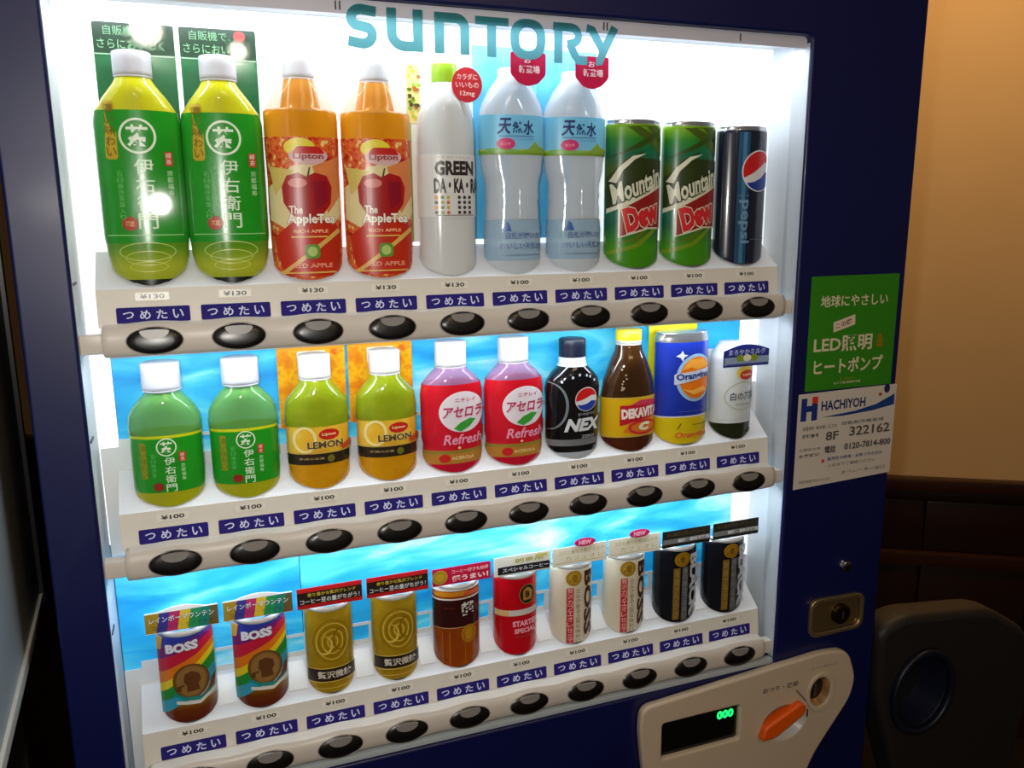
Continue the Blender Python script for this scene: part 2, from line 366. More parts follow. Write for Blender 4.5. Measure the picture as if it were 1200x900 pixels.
def water(loc, label, group):
    t = empty('water_bottle', loc, label, 'bottle', group)
    prof = [(0, 30), (4, 32), (46, 33), (60, 31), (90, 30.5), (124, 36), (130, 37.2), (168, 37.2), (180, 34), (196, 25), (206, 17), (212, 14)]
    link('bottle_body', lathe('bottle_body', prof, [(999, clear('water_clear', (222, 230, 238), .62))], ribs=(60, 118, 9)), t, loc)
    lm = ramp_mat('water_label_sky', [(0, (150, 205, 232)), (1, (120, 200, 238))], 'z', (1, 1, 6), rough=.3)
    lb = link('upper_label', lathe('upper_label', [(127, 37), (130, 37.2), (168, 37.2)], [(130.5, mat('hill_green', (130, 170, 40), .35)), (132.5, mat('hill_light_green', (170, 196, 70), .35)), (999, lm)], .0004, closed=False), t, loc)
    navy = (30, 46, 110)
    it = T('天', -15, 156, 14, 17, navy, .03, shear=.15) + T('然', -1, 155, 12, 12, navy, .02) + T('水', 12, 155, 13, 15, navy, .025)
    it += RR(-1, 146, 40, 1.0, .3, (90, 120, 170)) + T('南アルプスの天然水', 2, 143, 34, 3, (90, 130, 180), .0)
    it += P([(4, 131), (12, 133), (20, 141), (25, 136), (34, 134), (34, 129), (4, 129)], (138, 172, 60)) + P([(-34, 129), (-34, 133), (-20, 134), (2, 131), (2, 129)], (126, 180, 90)) + E(-14, 138, 10, 6, (206, 50, 110)) + T('ピンク', -14, 138, 10, 3, (250, 200, 220), .02)
    art('label_lettering', it, lb, loc, wrapper(prof, .0004))
    l2 = link('lower_label', lathe('lower_label', [(14, 32.3), (46, 33), (58, 31.6)], [(999, clear('water_label_clear', (168, 205, 232), .62))], .0004, closed=False), t, loc)
    it = P([(-20, 46), (-8, 46), (-11, 54), (-14, 57), (-17, 50)], (44, 96, 170)) + RR(0, 58.5, 50, 1, .3, (160, 170, 180)) + T('自然が磨いた', 6, 41, 42, 7.5, (90, 110, 160), .02) + T('おいしい天然水', 4, 30, 50, 7.5, (90, 110, 160), .02) + RR(4, 20, 46, 1.2, .3, (120, 140, 170))
    art('label_lettering', it, l2, loc, wrapper(prof, .0004))
    knurled_cap('cap', t, loc, 204, 217, 15, (236, 238, 242))
    sk = ramp_mat('water_card_sky', [(0, (40, 160, 224)), (.5, (104, 196, 240)), (1, (190, 226, 244))], 'noise', (26, 26, 14), rough=.25)
    flat_card('backing_card', t, loc, [(-37.3, 37), (37.3, 37), (37.3, 243), (-37.3, 243)], .0203, .0208, sk)
    out = rounded([(-9, 231), (31, 231), (31, 209), (22, 200), (11, 197), (0, 200), (-9, 209)], 3)
    bd = link('red_badge', curve_plate('red_badge', [[(a / 1000, b / 1000) for a, b in out]], -.0225, -.0215, mat('badge_crimson', (206, 20, 74), .3, coat=.5)), t, loc)
    art('badge_lettering', T('新登場', 12, 214, 24, 8, (250, 214, 224), .03) + T('お', 10, 223, 8, 6, (250, 214, 224), .02), bd, loc, y=-.0225)
    link('badge_stem', box_mesh('badge_stem', .007, .014, -.0216, -.011, .206, .212, mat('clear_stem', (220, 225, 228), .2)), t, loc)
    return t
def can_parts(t, loc, h, r, bands, taper=2.0, wm=None):
    silver = mat('can_rim_silver', (206, 208, 212), .25, metal=.9)
    prof = [(0, r - 2.4), (1.5, r - .8), (4, r), (h - 7, r), (h - 2.6, r - taper), (h - 2.2, r - taper + .5), (h - .3, r - taper + .5), (h, r - taper)]
    link('can_body', lathe('can_body', prof, [(2.2, silver)] + bands + [(999, silver)]), t, loc)
    bm = bmesh.new(); n = 36; rr = (r - taper - .6) / 1000
    cx = bm.verts.new((0, 0, (h - 1.6) / 1000)); ring = [bm.verts.new((rr * math.sin(2 * math.pi * i / n), -min(rr, .0195) * math.cos(2 * math.pi * i / n), (h + .02) / 1000)) for i in range(n)]
    for i in range(n): bm.faces.new((cx, ring[i], ring[(i + 1) % n]))
    tab = [bm.verts.new((a, b, (h - .2) / 1000)) for a, b in ((-.006, -.001), (.006, -.001), (.007, -.012), (-.007, -.012))]; bm.faces.new(tab)
    me = bpy.data.meshes.new('can_lid'); bm.to_mesh(me); bm.free(); me.materials.append(silver); link('can_lid', me, t, loc)
    return prof
def citrus_can(loc, label, group):
    t = empty('green_soda_can', loc, label, 'can', group)
    g = ramp_mat('soda_green', [(0, (66, 140, 8)), (.16, (66, 150, 14)), (.3, (16, 96, 62)), (.42, (0, 112, 90)), (.5, (34, 74, 20)), (.68, (70, 96, 14)), (.78, (10, 104, 74)), (.88, (40, 130, 40)), (.97, (122, 172, 10)), (1, (130, 180, 20))], 'z', (1, 1, 6.0), rough=.28, coat=.3)
    prof = can_parts(t, loc, 168, 33.5, [(163, g)])
    cr, dk, rd = (222, 222, 196), (24, 40, 14), (200, 30, 34)
    ol = (70, 90, 10)
    it = P([(-20, 160), (-12, 160), (34, 128), (34, 138), (10, 160), (2, 160), (34, 146), (34, 152), (24, 162), (30, 162)], ol) + P([(-33, 124), (10, 148), (32, 160), (32, 154), (4, 138)], (52, 76, 10)) + P([(-33, 20), (0, 30), (33, 56), (33, 50), (4, 26), (-33, 15)], (118, 150, 20)) + P([(-33, 28), (-4, 36), (33, 66), (33, 62), (0, 32)], (92, 120, 14))
    it += P([(-34, 66), (-34, 84), (-28, 106), (-14, 124), (6, 134), (2, 126), (34, 124), (34, 104)], (44, 58, 18)) + P([(-33, 62), (-33, 67), (33, 103), (33, 98)], cr)
    it += T('Mountain', 2, 96, 60, 22, cr, .03, shear=.25, rot=.38, out=(dk, .05)) + P([(-28, 100), (-20, 116), (-6, 128), (10, 131), (-4, 124), (-16, 112), (-22, 98)], cr)
    it += P([(-20, 36), (-20, 70), (33, 98), (33, 46), (14, 46)], cr) + P([(-18, 38), (-18, 69), (31, 94), (31, 48), (12, 48)], (150, 26, 24)) + T('Dew', 7, 62, 44, 28, (214, 40, 46), .06, shear=.1, rot=.32, out=(cr, .035))
    w0 = wrapper(prof, .0)
    art('can_print', it, t, loc, lambda x, z, off: w0(x * 1.04 - .004, z, off))
    return t
def globe(u, z, r, rot=.0):
    """round emblem in red, white and blue bands"""
    c, s = math.cos(rot), math.sin(rot)
    def R_(p): return [(u + a * c - b * s, z + a * s + b * c) for a, b in p]
    top = [(r * math.cos(a), r * math.sin(a)) for a in [math.radians(8 + 174 * i / 18) for i in range(19)]] + [(-r * .5, r * .02), (0, r * .14), (r * .5, r * .30)]
    bot = [(r * math.cos(a), r * math.sin(a)) for a in [math.radians(200 + 140 * i / 16) for i in range(17)]] + [(r * .45, -r * .2), (0, -r * .38), (-r * .5, -r * .42)]
    return E(u, z, r * 1.07, r * 1.07, (226, 222, 226)) + P(R_(top), (208, 26, 30)) + P(R_(bot), (34, 60, 160))
def cola_can(loc, label):
    t = empty('dark_cola_can', loc, label, 'can')
    b = ramp_mat('cola_can_blue', [(0, (14, 22, 40)), (1, (24, 30, 52))], 'noise', (30, 30, 8), rough=.24, coat=.5)
    prof = can_parts(t, loc, 165, 33, [(160, b)])
    it = P([(-16, 3), (-2, 3), (-2, 158), (-16, 158)], (30, 74, 108)) + P([(-11, 3), (-6, 3), (-6, 158), (-11, 158)], (64, 120, 156))
    it += globe(13, 113, 23, .32) + T('pepsi', -6, 53, 52, 15, (120, 158, 186), .02, rot=-math.pi / 2) + RR(16, 32, 26, .8, .2, (90, 96, 116)) + RR(-8, 84, 14, .8, .2, (110, 130, 160))
    art('can_print', it, t, loc, wrapper(prof, .0))
    return t
def small_green_tea(loc, label, group):
    t = empty('small_green_tea_bottle', loc, label, 'bottle', group)
    prof = [(0, 25), (3, 29), (10, 32), (20, 33.5), (74, 33.5), (76, 34.5), (84, 34.5), (94, 33), (106, 27), (114, 20), (118, 16.5), (126, 16)]
    link('bottle_body', lathe('bottle_body', prof, [(18, mat('tea_amber_base', (170, 172, 24), .12, coat=.5)), (75, tea_dark), (999, clear('tea_shoulder_clear', (112, 176, 84), .66))], ribs=(76, 104, 7)), t, loc)
    lb = link('label_sleeve', lathe('label_sleeve', [(16, 33), (20, 33.5), (74, 33.5), (76, 34.3)], [(73, green_label), (999, mat('label_edge_yellow', (206, 214, 20), .3))], .0004, closed=False), t, loc)
    it = RR(-22, 50, 6, 38, 1.5, (150, 150, 30)) + V('濃い味わい', -22, 67, 7, (90, 110, 20), .0) + tea_seal(0, 64, 9.5) + V('伊右衛門', 2, 54, 9.4, (216, 240, 206), .01, w=10)
    it += RR(14, 53, 6.5, 10, 1, (186, 48, 40)) + V('緑茶', 14, 57.5, 4.6, (240, 210, 190), .01) + V('京都福寿', 14, 46, 4.6, (200, 232, 190), .0) + E(-10, 23, 5, 4.5, (150, 40, 30)) + V('石臼挽き茶', -13, 58, 5, (110, 190, 100), .0)
    art('label_lettering', it, lb, loc, wrapper(prof, .0004))
    knurled_cap('cap', t, loc, 122, 149, 18.5, (226, 226, 240))
    return t
def lemon_tea(loc, label, group):
    t = empty('lemon_tea_bottle', loc, label, 'bottle', group)
    prof = [(0, 26), (4, 29), (12, 32), (26, 32.5), (70, 32.5), (72, 34), (86, 34), (98, 31), (108, 24), (116, 17), (124, 16)]
    am = ramp_mat('lemon_tea_amber', [(0, (196, 130, 8)), (.5, (214, 150, 12)), (1, (180, 100, 10))], 'noise', (40, 40, 60), rough=.1, coat=.6)
    up = ramp_mat('lemon_tea_shoulder', [(0, (116, 140, 12)), (1, (160, 170, 30))], 'noise', (50, 50, 90), rough=.1, coat=.6)
    link('bottle_body', lathe('bottle_body', prof, [(69, am), (999, up)], ribs=(72, 112, 8)), t, loc)
    lab = ramp_mat('lemon_label_yellow', [(0, (226, 150, 20)), (.5, (236, 186, 50)), (1, (246, 214, 110))], 'noise', (60, 60, 60), rough=.25)
    lb = link('label_sleeve', lathe('label_sleeve', [(28, 32.5), (70, 32.5)], [(40, mat('label_band_brown', (44, 32, 20), .25, coat=.4)), (41.5, mat('label_gold_line', (206, 170, 70), .3)), (999, lab)], .0004, closed=False), t, loc)
    it = [('ring', ell(-16, 56, 12, 15), ell(-16, 56, 9, 12), (246, 226, 150))] + E(9, 61, 11, 6, (200, 34, 26)) + T('Lipton', 9, 61, 15, 4, (250, 220, 160), .03) + T('LEMON', 5, 50, 38, 8, (92, 70, 30), .04, out=((240, 226, 170), .03))
    it += E(10, 34, 4, 4, (110, 110, 30)) + T('手摘み紅葉', -10, 35, 26, 2.6, (196, 170, 110), .0) + P([(20, 46), (33, 52), (33, 44), (24, 42)], (196, 70, 30))
    art('label_lettering', it, lb, loc, wrapper(prof, .0004))
    knurled_cap('cap', t, loc, 122, 147, 17, (244, 242, 244))
    cm = ramp_mat('autumn_card', [(0, (206, 70, 14)), (.42, (226, 140, 10)), (.55, (240, 180, 20)), (.75, (214, 90, 20)), (1, (250, 220, 110))], 'noise', (70, 70, 70), rough=.3, detail=3)
    cd = flat_card('backing_card', t, loc, rrect(0, 108, 72, 94, 1.5), .0203, .0208, cm)
    art('card_print', RR(0, 151, 70, 6, 1, (232, 160, 12)) + RR(0, 138, 30, 18, 2, (240, 232, 214)), cd, loc, y=.0203)
    return t
def acerola(loc, label, group):
    t = empty('red_juice_bottle', loc, label, 'bottle', group)
    prof = [(0, 27), (3, 30), (10, 32.5), (22, 33), (32, 32), (40, 33.5), (92, 34), (104, 32), (112, 26), (119, 18), (126, 15.5)]
    red = ramp_mat('juice_red', [(0, (190, 16, 44)), (1, (206, 20, 54))], 'noise', (40, 40, 40), rough=.14, coat=.6)
    link('bottle_body', lathe('bottle_body', prof, [(104, red), (999, clear('juice_shoulder_clear', (176, 130, 176), .62))]), t, loc)
    lab = ramp_mat('juice_label_red', [(0, (196, 40, 90)), (.3, (206, 24, 46)), (1, (214, 18, 40))], 'z', (1, 1, 11), rough=.25, coat=.3)
    lb = link('label_sleeve', lathe('label_sleeve', [(11, 32.5), (22, 33), (32, 32), (40, 33.5), (92, 34), (104, 32)], [(23, mat('juice_label_gold', (190, 130, 50), .3)), (27, mat('juice_label_olive', (150, 130, 50), .3)), (999, lab)], .0004, closed=False), t, loc)
    w = (236, 226, 234); mg = (190, 40, 96)
    it = E(7, 72, 26, 24, w, 36) + T('ニチレイ', 10, 86, 24, 5, mg, .02) + T('アセロラ', 8, 72, 46, 13, mg, .03, shear=.15)
    it += P([(-4, 53), (4, 60), (15, 64), (22, 62), (14, 54), (4, 49)], (60, 160, 60)) + T('Refresh', 8, 40, 44, 12, (240, 160, 190), .02, shear=.2)
    it += E(-14, 18, 6, 5, (206, 30, 30)) + T('ACEROLA', 6, 18, 26, 4, (240, 220, 150), .02) + E(2, 30, 1.5, 1.5, (240, 220, 150))
    art('label_lettering', it, lb, loc, wrapper(prof, .0004))
    knurled_cap('cap', t, loc, 124, 152, 17, (240, 240, 246))
    return t
def nex(loc, label):
    t = empty('black_cola_bottle', loc, label, 'bottle')
    prof = [(0, 25), (6, 27), (12, 31), (26, 32.5), (34, 32.5), (60, 32.5), (86, 33.5), (96, 31.5), (104, 26), (112, 18), (116, 16), (124, 15.5)]
    blk = mat('cola_black', (10, 11, 16), .1, coat=.8)
    link('bottle_body', lathe('bottle_body', prof, [(8, mat('bottle_base_clear', (176, 182, 192), .15)), (16, blk), (24, mat('silver_band', (168, 172, 178), .25, metal=.6)), (113, blk), (999, mat('neck_ring_white', (214, 222, 228), .25))]), t, loc)
    wr = wrapper(prof, .0)
    it = [('ring', ell(-34, 66, 22, 30), ell(-35, 66, 20, 29), (120, 126, 132))] + globe(10, 73, 14, .1) + T('pepsi', 10, 55, 22, 5, (120, 126, 130), .02) + T('NEX', 7, 42, 44, 16, (220, 224, 230), .05, shear=.3) + T('ZERO', 12, 27, 18, 4, (160, 164, 170), .02)
    for x, z in ((-20, 96), (-8, 101), (0, 104), (14, 101), (9, 103), (20, 96)): it += E(x, z, 1.4, 1.8, (214, 220, 230), 10)
    art('bottle_print', it, t, loc, wr)
    knurled_cap('cap', t, loc, 122, 146, 15.5, (20, 26, 50))
    return t
def vitamin_drink(loc, label):
    t = empty('brown_glass_bottle', loc, label, 'bottle')
    prof = [(0, 25), (3, 27.5), (16, 29.5), (18, 31), (70, 31.5), (72, 31), (90, 28), (112, 21), (126, 15.5), (134, 14)]
    br = ramp_mat('brown_glass', [(0, (40, 20, 8)), (1, (74, 44, 14))], 'noise', (40, 40, 14), rough=.06, coat=.9)
    link('bottle_body', lathe('bottle_body', prof, [(18, mat('brown_glass_base', (78, 30, 10), .1, coat=.7)), (999, br)]), t, loc)
    lb = link('label_sleeve', lathe('label_sleeve', [(19, 31), (70, 31.5)], [(21, mat('label_gold_line', (206, 170, 70), .3)), (68.5, mat('vitamin_yellow', (222, 176, 12), .28)), (999, mat('label_gold_line', (206, 170, 70), .3))], .0004, closed=False), t, loc)
    rd = (196, 24, 44)
    it = P([(-17, 34), (-17, 60), (31, 60), (31, 44), (6, 40)], rd) + P([(-6, 60), (6, 66), (20, 66), (31, 62), (31, 58)], (206, 60, 90)) + T('DEKAVITA', 8, 50, 47, 13, (250, 236, 226), .06, rot=.05)
    it += P([(-14, 26), (-6, 38), (20, 42), (31, 36), (26, 26), (8, 22)], (224, 120, 30)) + RING(11, 31, 19, 9.5, 3, (206, 40, 50)) + T('C', 11, 32, 14, 11, (240, 236, 200), .09, shear=.2)
    for i in range(9): it += E(-16 + random.random() * 5, 80 + random.random() * 30, .8, 1.3, (186, 170, 140), 8)
    art('label_lettering', it, lb, loc, wrapper(prof, .0004))
    yl = mat('cap_yellow_top', (238, 206, 20), .35)
    knurled_cap('cap', t, loc, 136, 153, 14.2, (236, 232, 226), yl)
    return t
def orange_can(loc, label):
    t = empty('orange_soda_can', loc, label, 'can')
    yl = mat('soda_yellow', (222, 196, 14), .28, coat=.3); bl = ramp_mat('soda_blue', [(0, (20, 40, 150)), (1, (34, 64, 190))], 'noise', (30, 30, 30), rough=.25, coat=.4)
    prof = can_parts(t, loc, 146, 32.5, [(37, yl), (39, mat('can_silver_line', (214, 216, 220), .3)), (134, bl)])
    it = E(9, 88, 25, 31, (150, 190, 226), 36) + E(10, 88, 22, 27, (236, 120, 16), 36) + P([(-10, 98), (0, 112), (18, 112), (28, 102), (10, 98), (2, 102)], (250, 170, 60)) + P([(-8, 74), (6, 66), (26, 70), (20, 76), (4, 72)], (250, 180, 80)) + P(rounded([(-18, 80), (-18, 94), (32, 100), (32, 90)], 2), (196, 206, 226)) + T('Orangina', 6, 90, 44, 11, (30, 50, 130), .04, rot=.06)
    it += P([(-10, 124), (-8, 119), (-3, 118), (-8, 115), (-9, 110), (-12, 115), (-17, 117), (-12, 120)], (226, 230, 250)) + RR(5, 45, 34, .8, .2, (70, 90, 190)) + T('Orangina', 6, 13, 44, 10, (222, 90, 60), .03, shear=.15) + P([(-14, 22), (-12, 22), (-8, 30), (-10, 30)], (150, 110, 20)) + RR(18, 27, 26, 1.2, .4, (150, 120, 20))
    art('can_print', it, t, loc, wrapper(prof, .0))
    cd = flat_card('backing_card', t, loc, rrect(0, 96, 70, 114, 2), .0203, .0208, mat('card_yellow', (240, 236, 30), .3))
    art('card_print', RR(2, 143, 60, 6, 1, (244, 196, 20)), cd, loc, y=.0203)
    return t
def milk_tea(loc, label):
    t = empty('milk_tea_bottle', loc, label, 'bottle')
    prof = [(0, 25), (3, 27), (12, 29), (96, 29.5), (100, 28.5), (104, 29.5), (112, 28), (120, 22), (126, 17)]
    pe = ramp_mat('milk_tea_pale', [(0, (206, 212, 214)), (1, (226, 228, 226))], 'noise', (20, 20, 30), rough=.2, coat=.4)
    dk = ramp_mat('tea_leaf_dark', [(0, (20, 26, 12)), (.6, (30, 40, 14)), (1, (60, 80, 20))], 'noise', (60, 60, 60), rough=.2, coat=.4)
    link('bottle_body', lathe('bottle_body', prof, [(22, dk), (999, pe)]), t, loc)
    it = RING(5, 58, 25, 19, 1.2, (170, 184, 140)) + E(8, 89, 14, 9, (236, 200, 70)) + E(11, 86, 12, 6.5, (196, 44, 34)) + T('Lipton', 11, 86, 16, 4, (250, 220, 160), .03)
    it += T('白の茶葉', 7, 58, 40, 11, (70, 76, 84), .02) + T('ROYAL MILK', 7, 47, 24, 3, (140, 146, 150), .01) + RR(0, 27, 54, 1.2, .3, (190, 194, 206)) + P([(14, 8), (20, 14), (24, 12), (20, 6)], (110, 130, 30))
    art('bottle_print', it, t, loc, wrapper(prof, .0))
    knurled_cap('cap', t, loc, 120, 128, 17, (232, 232, 232))
    flat_card('backing_card', t, loc, [(-36, 60), (38, 60), (38, 116), (-36, 116)], .0203, .0208, mat('card_white', (236, 238, 236), .3))
    out = [(-34, 100), (33, 100), (33, 118)] + [(33 - 67 * i / 10, 121 + 7.5 * math.sin(math.pi * i / 10)) for i in range(11)] + [(-34, 118)]
    bn = link('blue_banner_card', curve_plate('banner_card', [[(a / 1000, b / 1000) for a, b in out]], -.0315, -.0305, mat('banner_blue', (40, 50, 140), .3)), t, loc)
    art('banner_lettering', RR(0, 107.5, 66, 10, .5, (150, 170, 196)) + T('まろやかミルク', 0, 119, 54, 7, (206, 214, 240), .01) + E(-10, 111, 6, 4.5, (140, 160, 40)) + E(10, 111, 6, 4.5, (140, 160, 40)) + E(0, 111, 6, 4.5, (236, 230, 200)) + RR(0, 103, 62, 2, .4, (70, 80, 150)), bn, loc, y=-.0315)
    link('banner_stem', box_mesh('banner_stem', -.006, .006, -.0306, -.012, .113, .117, mat('clear_stem', (220, 225, 228), .2)), t, loc)
    return t
def banner(t, loc, items, m, w=70, z0=118, z1=142, arch=False, outline=None, bend=.0):
    """pop card standing on the front rim of a can, on a curved white clip"""
    out = outline or [(-w / 2, z0), (w / 2, z0), (w / 2, z1), (-w / 2, z1)]
    if arch: out = [(-w / 2, z0), (w / 2, z0), (w / 2, z1)] + [(w / 2 - 12 - (w - 24) * i / 8, z1 + 4.5 * math.sin(math.pi * i / 8)) for i in range(9)] + [(-w / 2, z1)]
    bn = link('banner_card', curve_plate('banner_card', [[(a / 1000, b / 1000) for a, b in out]], -.0270, -.0262, m), t, loc)
    if items: art('banner_lettering', items, bn, loc, y=-.0270)
    n = 18; V_, F_ = [], []
    for i in range(n + 1):
        a = math.radians(-74 + 148 * i / n)
        for (q, z) in ((1.0, .1085), (1.0, .1150)): V_.append((.0258 * math.sin(a), -.0258 * math.cos(a) + .0005, z))
    for i in range(n): F_.append((2 * i, 2 * i + 2, 2 * i + 3, 2 * i + 1))
    cm = mesh('card_clip', V_, F_, [mat('clip_white', (242, 242, 244), .3)])
    c = link('card_clip', cm, t, loc)
    md = c.modifiers.new('thickness', 'SOLIDIFY'); md.thickness = .0008; md.offset = 0
    return bn
def ccan(name, loc, label, group, bands, items, h=112, r=26.5):
    t = empty(name, loc, label, 'can', group); prof = can_parts(t, loc, h, r, bands, 2.2)
    art('can_print', items, t, loc, wrapper(prof, .0)); return t
def head_mark(u, z, s, c):
    """round emblem: head in profile with a pipe"""
    return P([(u - 4 * s, z - 9 * s), (u + 5 * s, z - 9 * s), (u + 4 * s, z - 3 * s), (u + 6 * s, z), (u + 5 * s, z + 6 * s), (u, z + 9 * s), (u - 5 * s, z + 7 * s), (u - 6 * s, z), (u - 4 * s, z - 3 * s)], c) + P([(u - 6 * s, z - 2 * s), (u - 11 * s, z - 4 * s), (u - 11 * s, z - 8 * s), (u - 8 * s, z - 8 * s), (u - 8 * s, z - 4.6 * s), (u - 5 * s, z - 3.5 * s)], c)
def rainbow_can(loc, label, group):
    cs = [(50, 60, 160), (120, 30, 110), (200, 30, 60), (226, 120, 20), (230, 206, 30), (30, 140, 50), (50, 160, 190), (206, 208, 206)]
    basem = mat('can_pearl', (196, 194, 188), .3, metal=.2); br = ramp_mat('can_brown_gold', [(0, (90, 24, 16)), (.5, (110, 50, 16)), (1, (170, 130, 20))], 'z', (1, 1, 30), rough=.25, coat=.4)
    it = []
    edges = [(-27, 40), (-27, 58), (-27, 70), (-27, 80)]
    zl = [104, 92, 78, 62, 48, 38, 26, 12]; zr = [124, 112, 106, 96, 88, 80, 66, 50]
    it += P([(-26, 92), (26, 112), (26, 106), (26, 107.5), (-26, 107.5)], cs[0])
    for i in range(len(zl) - 1):
        it += P([(-26, zl[i]), (-8, zl[i] * .55 + zr[i] * .45 - 4), (10, zl[i] * .3 + zr[i] * .7 - 3), (26, min(zr[i], 107)), (26, min(zr[i + 1], 107)), (10, zl[i + 1] * .3 + zr[i + 1] * .7 - 3), (-8, zl[i + 1] * .55 + zr[i + 1] * .45 - 4), (-26, zl[i + 1])], cs[i])
    it += P([(-26, 106), (-20, 106), (-22, 92), (-26, 90)], (206, 150, 50)) + T('BOSS', -3, 94, 30, 11, (236, 238, 246), .06, shear=.1, rot=.1, out=((60, 60, 130), .03))
    it += E(3, 52, 16, 20, (122, 84, 40)) + E(3, 52, 14, 18, (146, 108, 56)) + head_mark(4, 52, 1.35, (96, 56, 26)) + RING(3, 52, 17, 21, 1.2, (96, 70, 30))
    it += P([(-20, 30), (-12, 36), (-4, 30), (10, 28), (24, 36), (24, 42), (12, 32), (-4, 34), (-12, 40)], (30, 140, 130)) + P([(-12, 30), (10, 27), (26, 38), (26, 34), (10, 23), (-12, 26)], (226, 224, 216)) + P([(10, 30), (24, 40), (26, 54), (22, 50), (18, 38)], (110, 60, 40))
    t = ccan('rainbow_coffee_can', loc, label, group, [(12, br), (26, br), (107.5, basem)], it)
    st = P([(-35, 119), (35, 119), (35, 141), (-35, 141)], (60, 40, 90))
    cc = [(170, 140, 40), (60, 60, 150), (190, 50, 110), (220, 190, 50), (40, 150, 90), (30, 130, 110), (110, 90, 50)]
    for i in range(7): st += P([(-35 + i * 10, 119), (-25 + i * 10, 119), (-25 + i * 10 + (4 if i < 6 else 0), 141), (-35 + i * 10 + (4 if i else 0), 141)], cc[i])
    st += T('レインボーマウンテン', 0, 134, 62, 6.5, (240, 240, 246), .01, out=((50, 50, 70), .03)) + T('コロンビア・グアテマラ', 0, 125, 58, 4.6, (60, 50, 50), .0)
    banner(t, loc, st, mat('banner_white', (240, 240, 242), .3), arch=True)
    return t
def gold_can(loc, label, group):
    g = ramp_mat('can_gold', [(0, (140, 112, 14)), (.5, (184, 148, 26)), (1, (206, 172, 50))], 'noise', (40, 40, 50), rough=.28, coat=.3, metal=.25)
    it = []
    for i, r in enumerate((21, 18, 15, 12, 9, 6, 3)): it += RING(1, 68, r, r * 1.3, 1.1, [(150, 112, 14), (222, 190, 70)][i % 2])
    it += [('ring', ell(9, 70, 8, 14), ell(10, 70, 6.8, 12.5), (140, 104, 10)), ('ring', ell(-8, 64, 9, 12), ell(-9, 65, 7.8, 10.5), (222, 190, 80))]
    it += P([(-26, 18), (26, 18), (26, 34), (-26, 34)], (46, 34, 26)) + T('贅沢微糖', 2, 26, 38, 9.5, (216, 206, 190), .02) + RR(0, 34.5, 52, .9, .2, (230, 200, 100)) + RR(0, 17, 52, .9, .2, (230, 200, 100)) + RR(0, 9, 42, 1, .3, (214, 184, 80))
    t = ccan('gold_coffee_can', loc, label, group, [(107.5, g)], it)
    st = RR(0, 130, 69, 15, .3, (40, 28, 20)) + T('香り豊かな贅沢ブレンド', 2, 134, 52, 4.6, (206, 180, 60), .01) + T('コーヒー豆の量がちがう！', 0, 126.5, 64, 6, (222, 222, 220), .01)
    banner(t, loc, st, mat('banner_red', (196, 32, 34), .3), z0=117.5, z1=142.5)
    return t
def brown_can(loc, label):
    w = mat('can_white_top', (222, 214, 206), .3); og = ramp_mat('can_orange_brown', [(0, (120, 44, 8)), (.5, (150, 64, 10)), (1, (176, 92, 16))], 'noise', (40, 40, 20), rough=.28, coat=.3)
    dk = mat('can_dark_brown', (52, 16, 14), .25, coat=.4)
    it = RR(0, 55, 53, 1, .3, (200, 150, 110)) + RR(-8, 100, 36, 6, 2, (206, 130, 30)) + RR(14, 99, 20, 5, 2, (206, 90, 60)) + T('超', 8, 79, 16, 18, (226, 220, 214), .03) + E(9, 45, 9, 12, (184, 130, 24)) + RING(9, 45, 7, 10, 1, (140, 84, 10)) + T('コーヒー', -12, 82, 12, 3, (150, 60, 40), .0)
    for x in (-20, -13, 4, 14, 21): it += RR(x, 28, .9, 44, .3, (176, 104, 30))
    t = ccan('brown_coffee_can', loc, label, None, [(54, og), (92, dk), (94, w), (104, og), (107.5, w)], it)
    st = E(-26, 129, 9, 9, (196, 150, 40)) + RING(-26, 129, 7, 7, 1, (120, 120, 40)) + T('コーヒー好きも納得', 10, 134, 44, 5.4, (250, 200, 214), .01) + T('超うまい！', 10, 125, 44, 7.5, (252, 232, 236), .03)
    banner(t, loc, st, mat('banner_crimson', (196, 26, 66), .3), z0=118, z1=140)
    return t
def red_can(loc, label):
    rd = mat('can_red', (196, 10, 26), .25, coat=.4)
    it = RR(0, 60, 53, 8, .3, (214, 206, 198)) + RR(-20, 60, 12, 8, .3, (220, 180, 120)) + E(9, 84, 11, 13.5, (26, 30, 20)) + RING(9, 84, 11, 13.5, 1.2, (150, 120, 60)) + P(rounded([(3, 76), (15, 76), (16, 88), (9, 94), (3, 90)], 2), (176, 130, 60)) + T('B', 9, 84, 6, 9, (60, 40, 20), .05)
    it += T('STARTER', 7, 45, 34, 8, (246, 170, 186), .05) + T('SPECIAL', 6, 35, 28, 7, (246, 170, 186), .05) + T('COFFEE', 6, 27, 26, 3, (140, 60, 60), .02)
    t = ccan('red_coffee_can', loc, label, None, [(107.5, rd)], it)
    st = RR(2, 124, 66, 10, 1, (34, 30, 40)) + T('スペシャルコーヒー', 4, 124, 58, 5.5, (226, 226, 236), .02) + T('朝専用', 8, 135, 36, 6, (176, 170, 70), .02) + RR(24, 138, 16, 4, 1, (206, 200, 110))
    banner(t, loc, st, mat('banner_cream', (236, 236, 226), .3), z0=117, z1=142, w=71)
    return t
